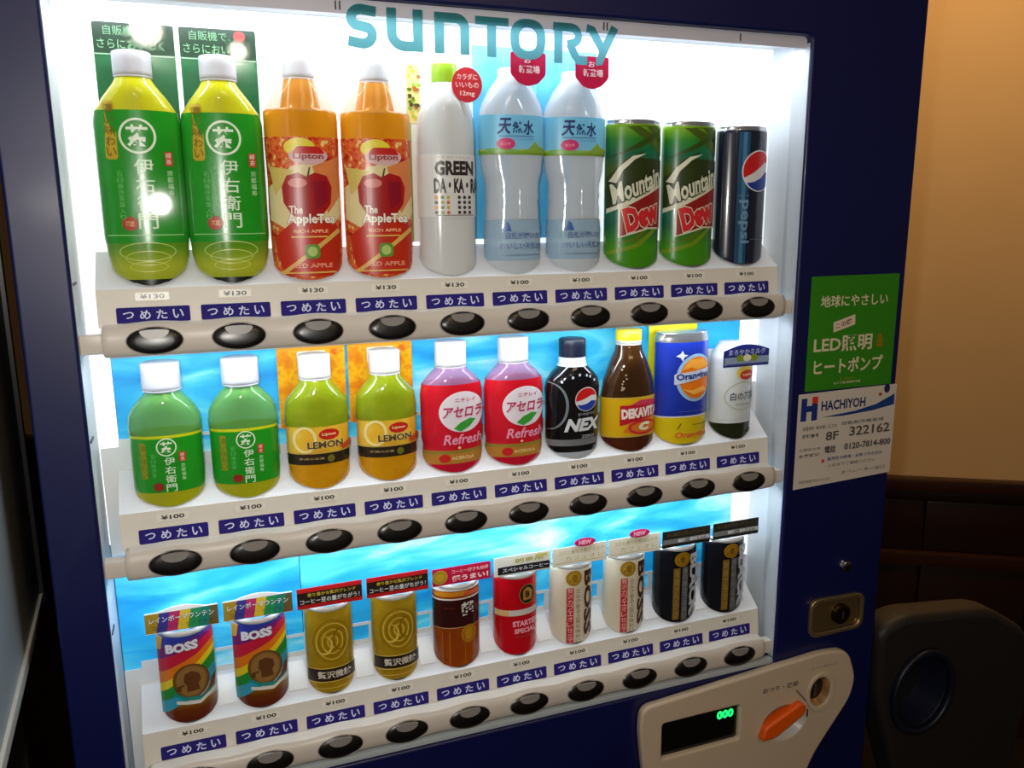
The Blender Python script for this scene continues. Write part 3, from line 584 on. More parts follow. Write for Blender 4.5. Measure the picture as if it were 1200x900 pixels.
def white_can(loc, label, group):
    cr = ramp_mat('can_cream', [(0, (222, 208, 180)), (1, (236, 228, 208))], 'noise', (20, 20, 20), rough=.28, coat=.3)
    it = E(-4, 94, 10, 11, (190, 150, 50)) + RING(-4, 94, 8.4, 9.4, .8, (130, 96, 26)) + head_mark(-3, 94, .62, (150, 110, 30)) + T('BOSS', 15, 56, 92, 12, (62, 28, 24), .04, rot=-math.pi / 2, out=((206, 180, 140), .02))
    it += RR(-9, 42, 8.5, 78, 1, (196, 44, 58)) + V('贅沢カフェオレ仕立て', -9, 81, 7.9, (240, 200, 190), .0) + V('ミルク香る上質な味わい', 0, 80, 7, (110, 96, 40), .0)
    t = ccan('cream_coffee_can', loc, label, group, [(107.5, cr)], it)
    st = T('コクと香りの贅沢ミルク', 2, 135, 60, 5.4, (176, 160, 90), .0) + T('カフェオレ', 6, 126, 52, 6, (196, 180, 110), .0) + RR(0, 121, 66, .8, .2, (180, 170, 130))
    bn = banner(t, loc, st, mat('banner_cream_light', (236, 230, 210), .3), z0=117, z1=142, w=72)
    nb = link('new_badge', curve_plate('new_badge', [[(a / 1000, b / 1000) for a, b in ell(6, 146, 14, 5.5)]], -.0285, -.0277, mat('badge_pink', (206, 30, 90), .3)), bn, loc)
    return t
def new_badge_text(t, loc):
    for ch in t.children:
        if ch.name.startswith('banner_card'):
            art('badge_lettering', T('NEW', 6, 146, 17, 6, (250, 180, 206), .06), ch, loc, y=-.0285)
def black_can(loc, label, group):
    bk = mat('can_black', (20, 22, 30), .22, coat=.5)
    it = E(0, 94, 10, 10.5, (176, 130, 24)) + RING(0, 94, 8, 8.4, .8, (110, 80, 16)) + head_mark(0, 94, .55, (120, 86, 18)) + RR(-7, 44, 8, 76, 1, (128, 98, 34)) + V('無糖ブラック', -7, 80, 12, (170, 140, 70), .0, w=6) + RR(3, 44, 8, 80, 1, (90, 90, 92)) + V('香り際立つ深煎り', 3, 82, 9.4, (150, 150, 152), .0, w=6) + T('BLACK', 15, 55, 92, 12, (196, 198, 204), .05, rot=-math.pi / 2)
    t = ccan('black_coffee_can', loc, label, group, [(107.5, bk)], it)
    st = T('キレ味のブラックコーヒー', 2, 135.5, 62, 5.6, (110, 100, 70), .0) + RR(0, 126, 69, 7, .3, (120, 120, 120)) + T('無糖・香料不使用', 10, 126, 46, 5.2, (226, 226, 226), .02)
    banner(t, loc, st, mat('banner_black', (40, 34, 26), .3), z0=118, z1=141, w=70)
    return t

# ---------------------------------------------------------------- room shell
FZ = -1.45; CZ = 1.25
plaster = ramp_mat('wall_plaster_beige', [(0, (198, 164, 120)), (1, (208, 174, 130))], 'noise', (6, 6, 6), rough=.75, detail=5)
wood = ramp_mat('dark_wood', [(0, (22, 8, 5)), (.5, (34, 13, 8)), (1, (20, 8, 5))], 'noise', (3, 3, 26), rough=.38, detail=4)
wood_h = ramp_mat('dark_wood_rail', [(0, (34, 13, 6)), (.5, (52, 22, 10)), (1, (30, 12, 6))], 'noise', (3, 3, 26), rough=.35, detail=4)
floor_m = ramp_mat('dark_floor', [(0, (26, 18, 14)), (1, (44, 32, 26))], 'noise', (8, 8, 8), rough=.4)
ceil_m = mat('ceiling_white', (190, 184, 170), .8)
box('floor', -2.6, 4.2, -3.6, 4.0, FZ - .05, FZ, floor_m, kind='structure')
box('ceiling', -2.6, 4.2, -3.6, 4.0, CZ, CZ + .05, ceil_m, kind='structure')
WA = Vector((1.582, .968, 0)); WD = Vector((.8536, -.5209, 0)).normalized(); WN = Vector((-WD.y, WD.x, 0))     # wall line; WN points behind it
wall_rot = math.atan2(WD.y, WD.x)
def wall_box(name, s0, s1, d0, d1, z0, z1, m, parent=None, bevel=0.0, kind='structure'):
    """box along the angled wall: s along it, d depth (negative = towards the room)"""
    c = WA + WD * ((s0 + s1) / 2) + WN * ((d0 + d1) / 2); c.z = (z0 + z1) / 2
    me = box_mesh(name, -(s1 - s0) / 2, (s1 - s0) / 2, -(d1 - d0) / 2, (d1 - d0) / 2, -(z1 - z0) / 2, (z1 - z0) / 2, m, bevel)
    o = link(name, me, parent, c, kind=kind if parent is None else None); o.rotation_euler = (0, 0, wall_rot); return o
wall_box('wall_right', -3.0, 2.6, .012, .15, FZ, CZ, plaster)
wall_box('baseboard_right', -3.0, 2.6, -.03, .011, FZ, FZ + .10, wood_h, bevel=.004)
wall_box('trim_1', -3.0, 2.6, -.030, .011, -.688, -.652, wood_h, bevel=.007)
wall_box('trim_2', -3.0, 2.6, -.012, .011, -.722, -.690, wood, bevel=.005)
wall_box('trim_4', -3.0, 2.6, .0112, .0118, FZ, -.70, wood)  # dark sheet added behind the panels to keep plaster out of their joints
wall_box('trim_3', -3.0, 2.6, -.018, .011, -.925, -.880, wood_h, bevel=.007)
wains = empty('wall_wainscot', (WA.x, WA.y, FZ)); wains['kind'] = 'structure'
wains.rotation_euler = (0, 0, 0)
def wpiece(name, s0, s1, d0, d1, z0, z1, m, bevel):
    o = wall_box(name, s0, s1, d0, d1, z0, z1, m, wains, bevel); return o
for (z0, z1) in ((-.878, -.724), (FZ + .102, -.927)):
    s = -2.0
    while s < 2.4:
        wpiece('panel', s + .002, s + .298, -.004, .011, z0, z1, wood, .006); s += .30
box('wall_left', -2.7, -2.6, -3.6, 4.0, FZ, CZ, mat('wall_dark', (70, 60, 52), .8), kind='structure')
box('wall_back', -2.6, 4.2, 4.0, 4.1, FZ, CZ, mat('wall_dark', (70, 60, 52), .8), kind='structure')

# ---------------------------------------------------------------- vending machine
MX = (-.447, .568)
machine = empty('vending_machine', (.06, .36, FZ), 'navy blue drinks vending machine with lit display window and teal lettering on the glass', 'vending machine')
navy = ramp_mat('navy_paint', [(0, (3, 11, 66)), (1, (4, 15, 76))], 'noise', (4, 4, 4), rough=.42, coat=.15)
frame_w = mat('display_white', (208, 214, 222), .45)
beige = mat('rail_beige_plastic', (206, 198, 188), .38)
beige2 = mat('shelf_label_paper', (222, 214, 202), .5)
WX0, WX1, WZ0, WZ1 = -.402, .396, -.488, .3145
me = curve_plate('door_panel', [[(MX[0], FZ + .06), (MX[1], FZ + .06), (MX[1], .42), (MX[0], .42)], rrect((WX0 + WX1) / 2, (WZ0 + WZ1) / 2, WX1 - WX0, WZ1 - WZ0, .008)], 0, .035, navy, .003)
link('door_panel', me, machine, (0, 0, 0))
box('cabinet', MX[0] + .004, MX[1] - .004, .10, .76, FZ + .05, .415, navy, machine, .004)
box('door_edge', MX[0] + .002, WX0 - .012, .0355, .0995, FZ + .06, .418, navy, machine)
box('door_edge', WX1 + .012, MX[1] - .002, .0355, .0995, FZ + .06, .418, navy, machine)
for fx in (-.38, .50):
    for fy in (.10, .70): link('foot', lathe('foot', [(0, 26), (4, 26), (5, 16), (52, 16)], [(99, mat('foot_steel', (90, 90, 92), .4, metal=.8))], clamp=False, cap=1), machine, (fx, fy, FZ))
# display box
box('display_side_wall', WX0 - .010, WX0, .004, .098, WZ0, WZ1, frame_w, machine)
box('display_side_wall', WX1, WX1 + .010, .004, .098, WZ0, WZ1, frame_w, machine)
box('display_ceiling', WX0, WX1, .030, .098, WZ1 - .004, WZ1 + .004, frame_w, machine)
box('display_floor', WX0, WX1, .004, .098, WZ0 - .006, WZ0, frame_w, machine)
lip = mat('top_lip_grey', (206, 204, 216), .4)
box('lamp_cover', WX0 + .001, WX1 - .001, .0085, .0105, .3005, .3140, lip, machine)
box('led_strip', WX0 + .02, WX1 - .02, .0115, .030, .3060, .3100, mat('led_housing', (236, 240, 246), .4), machine)
box('front_sill', WX0 + .001, WX1 - .001, .002, .012, WZ0 + .0005, WZ0 + .008, mat('sill_grey', (176, 186, 190), .35), machine, .001)
for x in (-.155, -.151, .128, .132, .301): box('dark_tick', x, x + .0014, .0078, .0086, .3035, .3115, mat('slot_dark', (60, 56, 62), .5), machine)  # thin dark ticks along the top lip
for z in (.052, -.096, -.292): box('side_notch', WX0 - .0005, WX0 + .001, .010, .030, z, z + .0025, mat('slot_dark', (60, 56, 62), .5), machine)
sheet_w = mat('backdrop_white', (240, 244, 246), .5, emit=.75)        # translucent sheet lit from behind
box('white_backdrop', WX0, WX1, .0715, .0735, -.005, WZ1 - .0045, sheet_w, machine)
blue = mat('backdrop_blue', (60, 180, 230), .45); n, l, b = nodes(blue)
tc = n.new('ShaderNodeTexCoord'); mp = n.new('ShaderNodeMapping'); mp.inputs['Scale'].default_value = (5, 5, 22); mp.inputs['Rotation'].default_value = (0, .22, 0)
ns = n.new('ShaderNodeTexNoise'); ns.inputs['Scale'].default_value = 1; ns.inputs['Detail'].default_value = 4; ns.inputs['Distortion'].default_value = 1.2
cr = n.new('ShaderNodeValToRGB')
while len(cr.color_ramp.elements) < 5: cr.color_ramp.elements.new(.5)
for e, (p_, c_) in zip(cr.color_ramp.elements, [(.28, (20, 140, 214)), (.44, (40, 172, 230)), (.54, (80, 200, 238)), (.64, (160, 224, 244)), (.78, (230, 246, 250))]): e.position = p_; e.color = rgb(c_)
l.new(tc.outputs['Object'], mp.inputs[0]); l.new(mp.outputs[0], ns.inputs['Vector']); l.new(ns.outputs['Fac'], cr.inputs[0]); l.new(cr.outputs[0], b.inputs['Base Color']); l.new(cr.outputs[0], b.inputs['Emission Color']); b.inputs['Emission Strength'].default_value = .28
box('white_backdrop', .3665, WX1, .0715, .0735, WZ0, -.0055, sheet_w, machine)
box('white_backdrop', WX0, -.3835, .0715, .0735, ROWZ[1], -.0055, sheet_w, machine)
for (x0, x1, zb0, zb1) in ((-.383, -.2130, ROWZ[1] + .0005, -.0055), (WX0 + .001, -.2130, WZ0, ROWZ[1]), (-.2122, .366, WZ0, -.0055)): box('blue_backdrop', x0, x1, .0715, .0735, zb0, zb1, blue, machine)
# LED housings under the rails
for r in (0, 1): box('led_strip', -.378, .374, .0095, .019, ROWZ[r] - .0165, ROWZ[r] - .0125, mat('led_housing', (236, 240, 246), .4), machine)
# glass
gl = bpy.data.materials.new('display_glass'); gl.use_nodes = True; n = gl.node_tree.nodes; l = gl.node_tree.links; n.clear()
o_ = n.new('ShaderNodeOutputMaterial'); tr = n.new('ShaderNodeBsdfTransparent'); go = n.new('ShaderNodeBsdfGlossy'); go.inputs['Roughness'].default_value = .04
fr = n.new('ShaderNodeFresnel'); fr.inputs['IOR'].default_value = 1.42; mx = n.new('ShaderNodeMixShader'); tr.inputs[0].default_value = (.985, .99, .99, 1)
gm = n.new('ShaderNodeNewGeometry'); mm = n.new('ShaderNodeMath'); mm.operation = 'MULTIPLY'; iv = n.new('ShaderNodeMath'); iv.operation = 'SUBTRACT'; iv.inputs[0].default_value = 1
l.new(gm.outputs['Backfacing'], iv.inputs[1]); l.new(fr.outputs[0], mm.inputs[0]); l.new(iv.outputs[0], mm.inputs[1]); l.new(mm.outputs[0], mx.inputs[0]); l.new(tr.outputs[0], mx.inputs[1]); l.new(go.outputs[0], mx.inputs[2]); l.new(mx.outputs[0], o_.inputs[0])
for z0, z1 in ((.0150, .3140), (ROWZ[1] + .0150, -.0155), (ROWZ[2] + .0150, ROWZ[1] - .0155)):
    box('glass_pane', WX0 + .0005, WX1 - .0005, .0050, .0070, z0, z1, gl, machine, label='clear pane between button rails')
# rails with their buttons
blk = mat('button_black', (13, 10, 9), .3, spec=.6); rimm = mat('button_rim', (150, 142, 134), .4); lens = mat('button_lens', (132, 128, 124), .35)
def button_mesh():
    n = 36; rings = [(.0258, .0133, .0040, 0), (.0252, .0130, .0002, 0), (.0242, .0123, -.0004, 0), (.0238, .0120, -.0002, 1), (.0225, .0110, -.0012, 1), (.016, .0078, -.0020, 1), (.008, .0039, -.0025, 1)]
    V_, F_, MI = [], [], []
    for a, b_, y, m_ in rings:
        for i in range(n):
            t = 2 * math.pi * i / n; z = b_ * math.sin(t); V_.append((a * math.cos(t), y + z * .14, z))
    for k in range(len(rings) - 1):
        for i in range(n):
            j = (i + 1) % n; F_.append((k * n + i, k * n + j, (k + 1) * n + j, (k + 1) * n + i)); MI.append(rings[k + 1][3])
    V_.append((0, -.0026, 0)); c = len(V_) - 1; k = len(rings) - 1
    for i in range(n): F_.append((k * n + i, k * n + (i + 1) % n, c)); MI.append(1)
    b0 = len(V_); pts = [(.0128 * math.cos(t), .0088 + .0018 * math.sin(math.pi * i / 7)) if i < 8 else (0, 0) for i, t in [(i, math.pi * i / 7) for i in range(8)]] + [(-.0128 * math.cos(math.pi * i / 8), .0088 - .0072 * math.sin(math.pi * i / 8)) for i in range(1, 8)]
    for (x, z) in pts: V_.append((x, -.0034 + z * .14, z))
    for (x, z) in pts: V_.append((x, .003 + z * .14, z))
    F_.append(tuple(reversed(range(b0, b0 + 15)))); MI.append(2)
    for i in range(14): F_.append((b0 + i, b0 + 15 + i, b0 + 16 + i, b0 + i + 1)); MI.append(2)
    me = mesh('button', V_, F_, [rimm, blk, lens], MI); 
    bm = bmesh.new(); bm.from_mesh(me); bmesh.ops.recalc_face_normals(bm, faces=bm.faces[:]); bm.to_mesh(me); bm.free(); return me
def rail_mesh():
    sec = [(.020, -.0150), (.006, -.0152), (.0020, -.0140), (-.0004, -.0100), (-.0014, -.004), (-.0014, .004), (-.0002, .0100), (.0024, .0138), (.007, .0152), (.020, .0150)]
    V_, F_ = [], []; xs = []; x = -.3815
    while x <= .3785: xs.append(x); x += .005
    xs = [-.3825, -.3820] + xs + [.3790, .3795]; N = len(sec)
    for i, x in enumerate(xs):
        e = min(i, len(xs) - 1 - i); s = (0.80, .92, .98)[e] if e < 3 else 1; wv = .0010 * math.cos(2 * math.pi * (x / PITCH + .5))
        for (y, z) in sec:
            bu = -.0008 * math.cos(2 * math.pi * (x / PITCH + .5)) if y < .005 else 0
            V_.append((x, .004 + (y - .004) * s + bu, z * s + (wv if z > 0 else 0)))
    for i in range(len(xs) - 1):
        for j in range(N):
            k = (j + 1) % N; F_.append((i * N + j, i * N + k, (i + 1) * N + k, (i + 1) * N + j))
    F_.append(tuple(range(N))); F_.append(tuple(reversed(range((len(xs) - 1) * N, len(xs) * N))))
    me = mesh('button_rail', V_, F_, [beige], angle=60); bm = bmesh.new(); bm.from_mesh(me); bmesh.ops.recalc_face_normals(bm, faces=bm.faces[:]); bm.to_mesh(me); bm.free(); return me
BM = button_mesh(); RM = rail_mesh()
TAGN = mat('tag_navy', (36, 26, 112), .75, spec=.2); TAGW = mat('tag_lettering', (208, 210, 240), .75, spec=.2)
TAGI = RR(0, 0, 65, 14.6, 1.5, TAGN)
for i, ch in enumerate('つめたい'): TAGI += T(ch, -22 + i * 14.6, 0, 9.6, 8.8 if ch != 'つ' else 6.6, TAGW, .02)
for r in range(3):
    z = ROWZ[r]; rail = link('button_rail', RM, machine, (0, 0, z))
    for k in range(10): link('button', BM, rail, ((k - 4.5) * PITCH, -.0018, z))
    bz = BASEZ[r] - .002
    # shelf: label face, slope and comb-shaped back panel
    prof = [(.0215, .0105), (.0255, bz), (.0255 + .0415, bz + .0415 * SL), (.0690, bz + .0415 * SL), (.0690, .0105)]
    V_ = [(x, y, z_) for x in (-.386, .384) for (y, z_) in prof]; N = len(prof)
    F_ = [(j, (j + 1) % N, N + (j + 1) % N, N + j) for j in range(N)] + [tuple(reversed(range(N))), tuple(range(N, 2 * N))]
    me = mesh('shelf', V_, F_, [beige2, mat('slope_white', (226, 228, 234), .4)], [0, 1] + [0] * (len(F_) - 2), smooth=False); bm = bmesh.new(); bm.from_mesh(me); bmesh.ops.recalc_face_normals(bm, faces=bm.faces[:]); bm.to_mesh(me); bm.free()
    shelf = link('shelf', me, machine, (0, 0, z))
    tilt = math.atan2(.004, bz - .0105)
    if r == 0: TM = None
    for k in range(10):
        x = (k - 4.5) * PITCH
        def onface(x_, z_, off, z0=.0205): return (x_, -off + z_ * math.tan(tilt), z_)
        def fy(zz): return .0215 + (zz - .0105) / (bz - .0105) * .004
        if k == 0:
            tg = art('cold_tag', TAGI, shelf, (x, fy(.0217), z + .0217), onface, step=200); mt = tg.data
            pr = {}
            for s in ('¥130', '¥100'):
                q = art('price_tag', RR(0, 0, 30, 7.4, 1, (232, 226, 212)) + T(s, 0, 0, 22, 4.6, (60, 54, 50), .03), shelf, (x, fy(.0388), z + .0388), onface, step=200); pr[s] = q.data; bpy.data.objects.remove(q)
        else: link('cold_tag', mt, shelf, (x, fy(.0217), z + .0217))
        link('price_tag', pr['¥130' if (r == 0 and k < 5) else '¥100'], shelf, (x, fy(.0388), z + .0388))
    if r > 0:
        ztop = (.112, .106)[r - 1]; zb = -.012 if r == 1 else -.022; holes = []
        for k in range(9):
            xc = (k - 4) * PITCH; holes.append(rrect(xc, ztop - .0125, .024, .018, .0015, 3))
        for xe in (): pass
        me = curve_plate('back_comb', [[(WX0 + .001, zb), (WX1 - .001, zb), (WX1 - .001, ztop), (-.384, ztop), (-.384, ztop - .008), (WX0 + .001, ztop - .008)]] + holes, .0692, .0708, mat('comb_white', (232, 236, 240), .4))
        link('back_comb', me, machine, (0, 0, z))
    if r == 2:  # plates stand in for clear stands; their lit look is painted white
        for k in range(9):
            xc = (k - 4) * PITCH; q = [(xc - .010, .036), (xc + .010, .036), (xc + .010, .062), (xc - .010, .062)]
            V_ = [(x, y, bz + (y - .0255) * SL + d) for d in (.0002, .0016) for x, y in q]
            link('lit_stand_plate', mesh('lit_stand_plate', [(x - xc, y, z_) for x, y, z_ in V_], [(0, 3, 2, 1), (4, 5, 6, 7), (0, 1, 5, 4), (1, 2, 6, 5), (2, 3, 7, 6), (3, 0, 4, 7)], [mat('lit_stand_white', (246, 248, 252), .25)], smooth=False), shelf, (xc, 0, z))
    # brackets
    for sx, xa, xb in ((-1, WX0, -.381), (1, .378, WX1)): box('rail_bracket', xa, xb, .006 + .002, .022, z - .012, z + .006, beige, machine, .002)
# lettering on the glass
LET = {'S': (-145.3, -115.8, 269.4, 309.6), 'u': (-106.8, -70.7, 269.5, 308.5), 'n': (-59, -22.8, 269.4, 308), 'T': (-16.6, 19.1, 269, 307.2), 'O': (20.9, 59.7, 268.6, 308), 'R': (68.3, 108, 267, 307), 'Y': (105.6, 144.9, 268, 306.4)}
teal = bpy.data.materials.new('teal_film'); teal.use_nodes = True; n = teal.node_tree.nodes; l = teal.node_tree.links; n.clear()
o_ = n.new('ShaderNodeOutputMaterial'); df = n.new('ShaderNodeBsdfDiffuse'); tl = n.new('ShaderNodeBsdfTranslucent'); mx = n.new('ShaderNodeMixShader'); mx.inputs[0].default_value = .6
df.inputs[0].default_value = rgb((60, 150, 160)); tl.inputs[0].default_value = rgb((84, 134, 142)); l.new(df.outputs[0], mx.inputs[1]); l.new(tl.outputs[0], mx.inputs[2]); l.new(mx.outputs[0], o_.inputs[0])
def stroke(pts, w, c, close=False):
    """bent bar of even width along a line of points"""
    L_, R_ = [], []
    for i, p in enumerate(pts):
        q0 = Vector(pts[max(i - 1, 0)]); q1 = Vector(pts[min(i + 1, len(pts) - 1)]); d = (q1 - q0).normalized(); nn = Vector((-d.y, d.x)) * (w / 2)
        L_.append((p[0] + nn.x, p[1] + nn.y)); R_.append((p[0] - nn.x, p[1] - nn.y))
    n_ = len(pts); return [('strip', L_, R_, c)]
def arc(cx, cz, rx, rz, a0, a1, n=12): return [(cx + rx * math.cos(math.radians(a0 + (a1 - a0) * i / n)), cz + rz * math.sin(math.radians(a0 + (a1 - a0) * i / n))) for i in range(n + 1)]
from mathutils.geometry import delaunay_2d_cdt
def union(items, c):
    V_, F_ = [], []
    for it in items:
        b0 = len(V_)
        if it[0] == 'p': V_ += [Vector(q) for q in it[1]]; F_.append(list(range(b0, len(V_))))
        else:
            v = list(it[1]) + list(it[2]); n_ = len(it[1]); V_ += [Vector(q) for q in v]
            for i in range(n_ if it[0] == 'ring' else n_ - 1):
                j = (i + 1) % n_; F_.append([b0 + i, b0 + j, b0 + n_ + j, b0 + n_ + i])
    r_ = delaunay_2d_cdt(V_, [], F_, 1, 1e-4)
    return [('mesh', [tuple(v) for v in r_[0]], [tuple(f) for f in r_[2]], c)]
def glass_lettering():
    it = []; c = teal; h = 5.0
    def bx(x0, x1, z0, z1): return x0, x1, z0, z1
    x0, x1, z0, z1 = LET['S']; cx = (x0 + x1) / 2; m = (z0 + z1) / 2
    it += stroke([(x1 - 1, z1 - 6.2)] + arc(cx - .5, z1 - 12.8, (x1 - x0) / 2 - 5, 8.2, 75, 225, 10) + arc(cx, z0 + 13.2, (x1 - x0) / 2 - 5.2, 8.6, 40, -100, 10) + [(x0 + 1, z0 + 6.5)], 9.4, c)
    x0, x1, z0, z1 = LET['u']
    it += stroke([(x0 + h, z1), (x0 + h, z0 + 17)] + arc(x0 + h + 13, z0 + 15.5, 13, 11, 180, 275, 8) + [(x1 - 9, z0 + 4.7)], 9.6, c) + RR((x1 - h + x1 - h) / 2, (z0 + z1) / 2, 10, z1 - z0, .2, c)
    x0, x1, z0, z1 = LET['n']
    it += RR(x0 + h, (z0 + z1) / 2, 10, z1 - z0, .2, c) + stroke([(x0 + 9, z1 - 4.7), (x1 - 17, z1 - 4.7)] + arc(x1 - 14.5, z1 - 13, 9.6, 8.4, 85, 0, 7) + [(x1 - h, z0)], 9.6, c)
    x0, x1, z0, z1 = LET['T']
    it += RR((x0 + x1) / 2, z1 - 4, x1 - x0, 8, .2, c) + RR((x0 + x1) / 2 - .5, (z0 + z1) / 2, 9.8, z1 - z0, .2, c)
    x0, x1, z0, z1 = LET['O']; cx = (x0 + x1) / 2; m = (z0 + z1) / 2
    def se(rx, rz): return [(cx + rx * math.copysign(abs(math.cos(t)) ** .8, math.cos(t)), m + rz * math.copysign(abs(math.sin(t)) ** .8, math.sin(t))) for t in [2 * math.pi * i / 44 for i in range(44)]]
    o_ring = [('ring', se((x1 - x0) / 2, (z1 - z0) / 2), se((x1 - x0) / 2 - 9.6, (z1 - z0) / 2 - 8.4), c)]
    x0, x1, z0, z1 = LET['R']
    it += RR(x0 + 6, (z0 + z1) / 2, 9.6, z1 - z0, .2, c) + stroke([(x0, z1 - 4), (x0 + 18, z1 - 4)] + arc(x0 + 20, z1 - 12, 9, 8, 80, -60, 9) + [(x0 + 16.5, z1 - 21)], 8.4, c) + stroke([(x0 + 19, z1 - 20), (x0 + 25, z0 + 9), (x0 + 29, z0 + 4), (x1, z0 + 4)], 8.8, c)
    x0, x1, z0, z1 = LET['Y']; cx = (x0 + x1) / 2 + 1
    it += stroke([(x0 + 1, z1 - 3), (x0 + 7, z1 - 4), (cx, z0 + 14)], 9, c) + stroke([(x1 - 5, z1), (cx - .5, z0 + 11), (cx - 4, z0 + 3), (cx - 8, z0 + 3)], 9, c)
    return union(it, c) + o_ring
art('glass_lettering', glass_lettering(), machine, (0, 0, 0), y=.0049, gap=.00003, label='large teal SUNTORY letters')
# stickers on the door
st1 = RR(487, -39, 141, 146, 1, (50, 130, 24))
cw = (214, 206, 170)
st1 += T('地球にやさしい', 487, 2, 108, 15, cw, .02) + P([(455, -25), (489, -16), (490, -29), (456, -38)], (222, 204, 180)) + T('この機', 472, -27, 26, 7, (110, 60, 60), .02, rot=.25) + T('LED照明', 473, -53, 94, 21, cw, .025) + T('&', 533, -52, 13, 19, (150, 110, 20), .03)
st1 += T('ヒートポンプ', 484, -81, 112, 20, cw, .025) + T('エコロジー', 484, -99, 26, 3.4, (176, 150, 50), .0) + T('省エネ型自動販売機', 483, -104, 44, 3.6, cw, .0)
art('green_sticker', st1, machine, (0, 0, 0), y=-.0002, label='green sticker with cream Japanese text')
wt = (206, 198, 186); db = (30, 44, 100); dg = (80, 74, 72)
st2 = P([(408, -115), (569, -113), (569, -236), (408, -242)], wt)
st2 += P([(413, -121), (422, -121), (422, -131), (430, -131), (430, -121), (439, -121), (439, -151), (430, -151), (430, -139), (422, -139), (422, -151), (413, -151)], (26, 50, 120)) + RR(434.5, -124, 9, 9, 1, (206, 50, 40))
st2 += T('HACHIYOH', 481, -133, 72, 13, db, .03) + P([(446, -148), (500, -144), (535, -138), (566, -126), (566, -141), (530, -146), (480, -149)], (26, 60, 130)) + E(552, -118, 5, 6, (40, 36, 80)) + E(541, -125, 3, 2.5, (170, 80, 60))
st2 += T('設置場所', 426, -161, 18, 5, dg, .0) + T('東京都八王子市', 455, -161, 34, 5, dg, .0) + T('自動販売機管理', 515, -159, 70, 5, dg, .0)
st2 += T('機械番号', 430, -171, 26, 5, dg, .02) + T('8F', 465, -174, 21, 12, (96, 88, 80), .02) + T('322162', 527, -171, 68, 13, (96, 88, 80), .02)
st2 += T('お問合せ先', 430, -189, 34, 4, dg, .0) + T('お客様係', 430, -197, 34, 4.5, dg, .02) + T('電話', 463, -192, 18, 10, dg, .02) + T('0120-7814-800', 525, -191, 78, 9, (80, 74, 76), .02)
st2 += T('●', 452, -207, 5, 5, (206, 60, 60), .0) + T('販売機の故障・お気づきの点は', 505, -205, 92, 5, (70, 80, 140), .01) + T('上記までご連絡ください', 500, -214, 80, 4.5, dg, .0) + T('返金は係員が対応いたします', 440, -232, 50, 4, dg, .0) + T('オペレーター窓口', 520, -226, 74, 5, dg, .0)
art('operator_sticker', st2, machine, (0, 0, 0), y=-.0002, label='white sticker with blue and red H emblem')
# lock with its recess plate
bronze = mat('lock_bronze', (180, 158, 116), .3, metal=.85)
lk = link('lock_plate', curve_plate('lock_plate', [rounded([(.447, -.402), (.540, -.405), (.540, -.459), (.447, -.459)], .016), rounded([(.453, -.409), (.534, -.411), (.534, -.453), (.453, -.453)], .013)], -.006, .0, bronze, .0015), machine, (0, 0, 0), label='bronze lock plate')
link('recess_plate', curve_plate('recess_plate', [rounded([(.454, -.410), (.533, -.412), (.533, -.452), (.454, -.452)], .012)], -.0018, -.0008, mat('lock_bronze_dark', (140, 118, 80), .35, metal=.8)), lk, (0, 0, 0))
def knob(name, parent, c, r, d, m, m2=None, n=28):
    """round boss pointing to -y"""
    pr = [(0, r), (d * .7, r), (d * .92, r * .88), (d, r * .7)]; V_, F_ = [], []
    for (y, q) in pr:
        for i in range(n): a = 2 * math.pi * i / n; V_.append((q * math.cos(a), -y, q * math.sin(a)))
    for k in range(len(pr) - 1):
        for i in range(n): j = (i + 1) % n; F_.append((k * n + i, k * n + j, (k + 1) * n + j, (k + 1) * n + i))
    F_.append(tuple(range((len(pr) - 1) * n, len(pr) * n)))
    me = mesh(name, V_, F_, [m]); bm = bmesh.new(); bm.from_mesh(me); bmesh.ops.recalc_face_normals(bm, faces=bm.faces[:]); bm.to_mesh(me); bm.free()
    return link(name, me, parent, c)
knob('key_cylinder', lk, (.500, -.0018, -.431), .0145, .007, mat('lock_dark', (60, 46, 30), .25, metal=.9))
box('keyhole', .4992, .5010, -.0094, -.0087, -.436, -.426, mat('slot_dark', (60, 56, 62), .5), lk)
knob('door_bolt', machine, (.505, 0, -.362), .0085, .006, mat('bolt_chrome', (150, 150, 150), .15, metal=1), n=6)
# coin panel
cp_out = rounded([(.184, -.530), (.187, -.499), (.470, -.479), (.512, -.484), (.529, -.530), (.522, -.560), (.460, -.640), (.440, -.70), (.22, -.70), (.192, -.60)], .028, 7)
disp = [(.217, -.528), (.335, -.528), (.335, -.578), (.217, -.578)]
sl = ell(.466, -.537, .0165, .021, 24)
tray = ell(.409, -.572, .035, .025, 28)
cpl = mat('coin_panel_beige', (196, 178, 154), .42)
cpm = link('coin_panel', curve_plate('coin_panel', [cp_out, rounded(disp, .004), sl, tray], -.012, .0, cpl, .003), machine, (0, 0, 0), label='beige coin panel')
box('price_display', .214, .338, -.0055, -.0035, -.581, -.525, mat('display_black', (10, 10, 8), .15, coat=.5), cpm)
art('display_digits', T('000', 316, -540, 26, 12.5, mat('digit_green', (30, 236, 110), .4, emit=1.6), .05), cpm, (0, 0, 0), y=-.0057, label='glowing green digits')
def tube(name, parent, c, rx, rz, y0, y1, m, m2, n=28):
    """open recess: ring wall and a floor"""
    V_, F_, MI = [], [], []
    for y, s in ((y0, 1.0), (y1, .8)):
        for i in range(n): a = 2 * math.pi * i / n; V_.append((rx * s * math.cos(a), y, rz * s * math.sin(a)))
    for i in range(n): j = (i + 1) % n; F_.append((i, n + i, n + j, j)); MI.append(0)
    F_.append(tuple(range(n, 2 * n))); MI.append(1)
    return link(name, mesh(name, V_, F_, [m, m2], MI), parent, c)
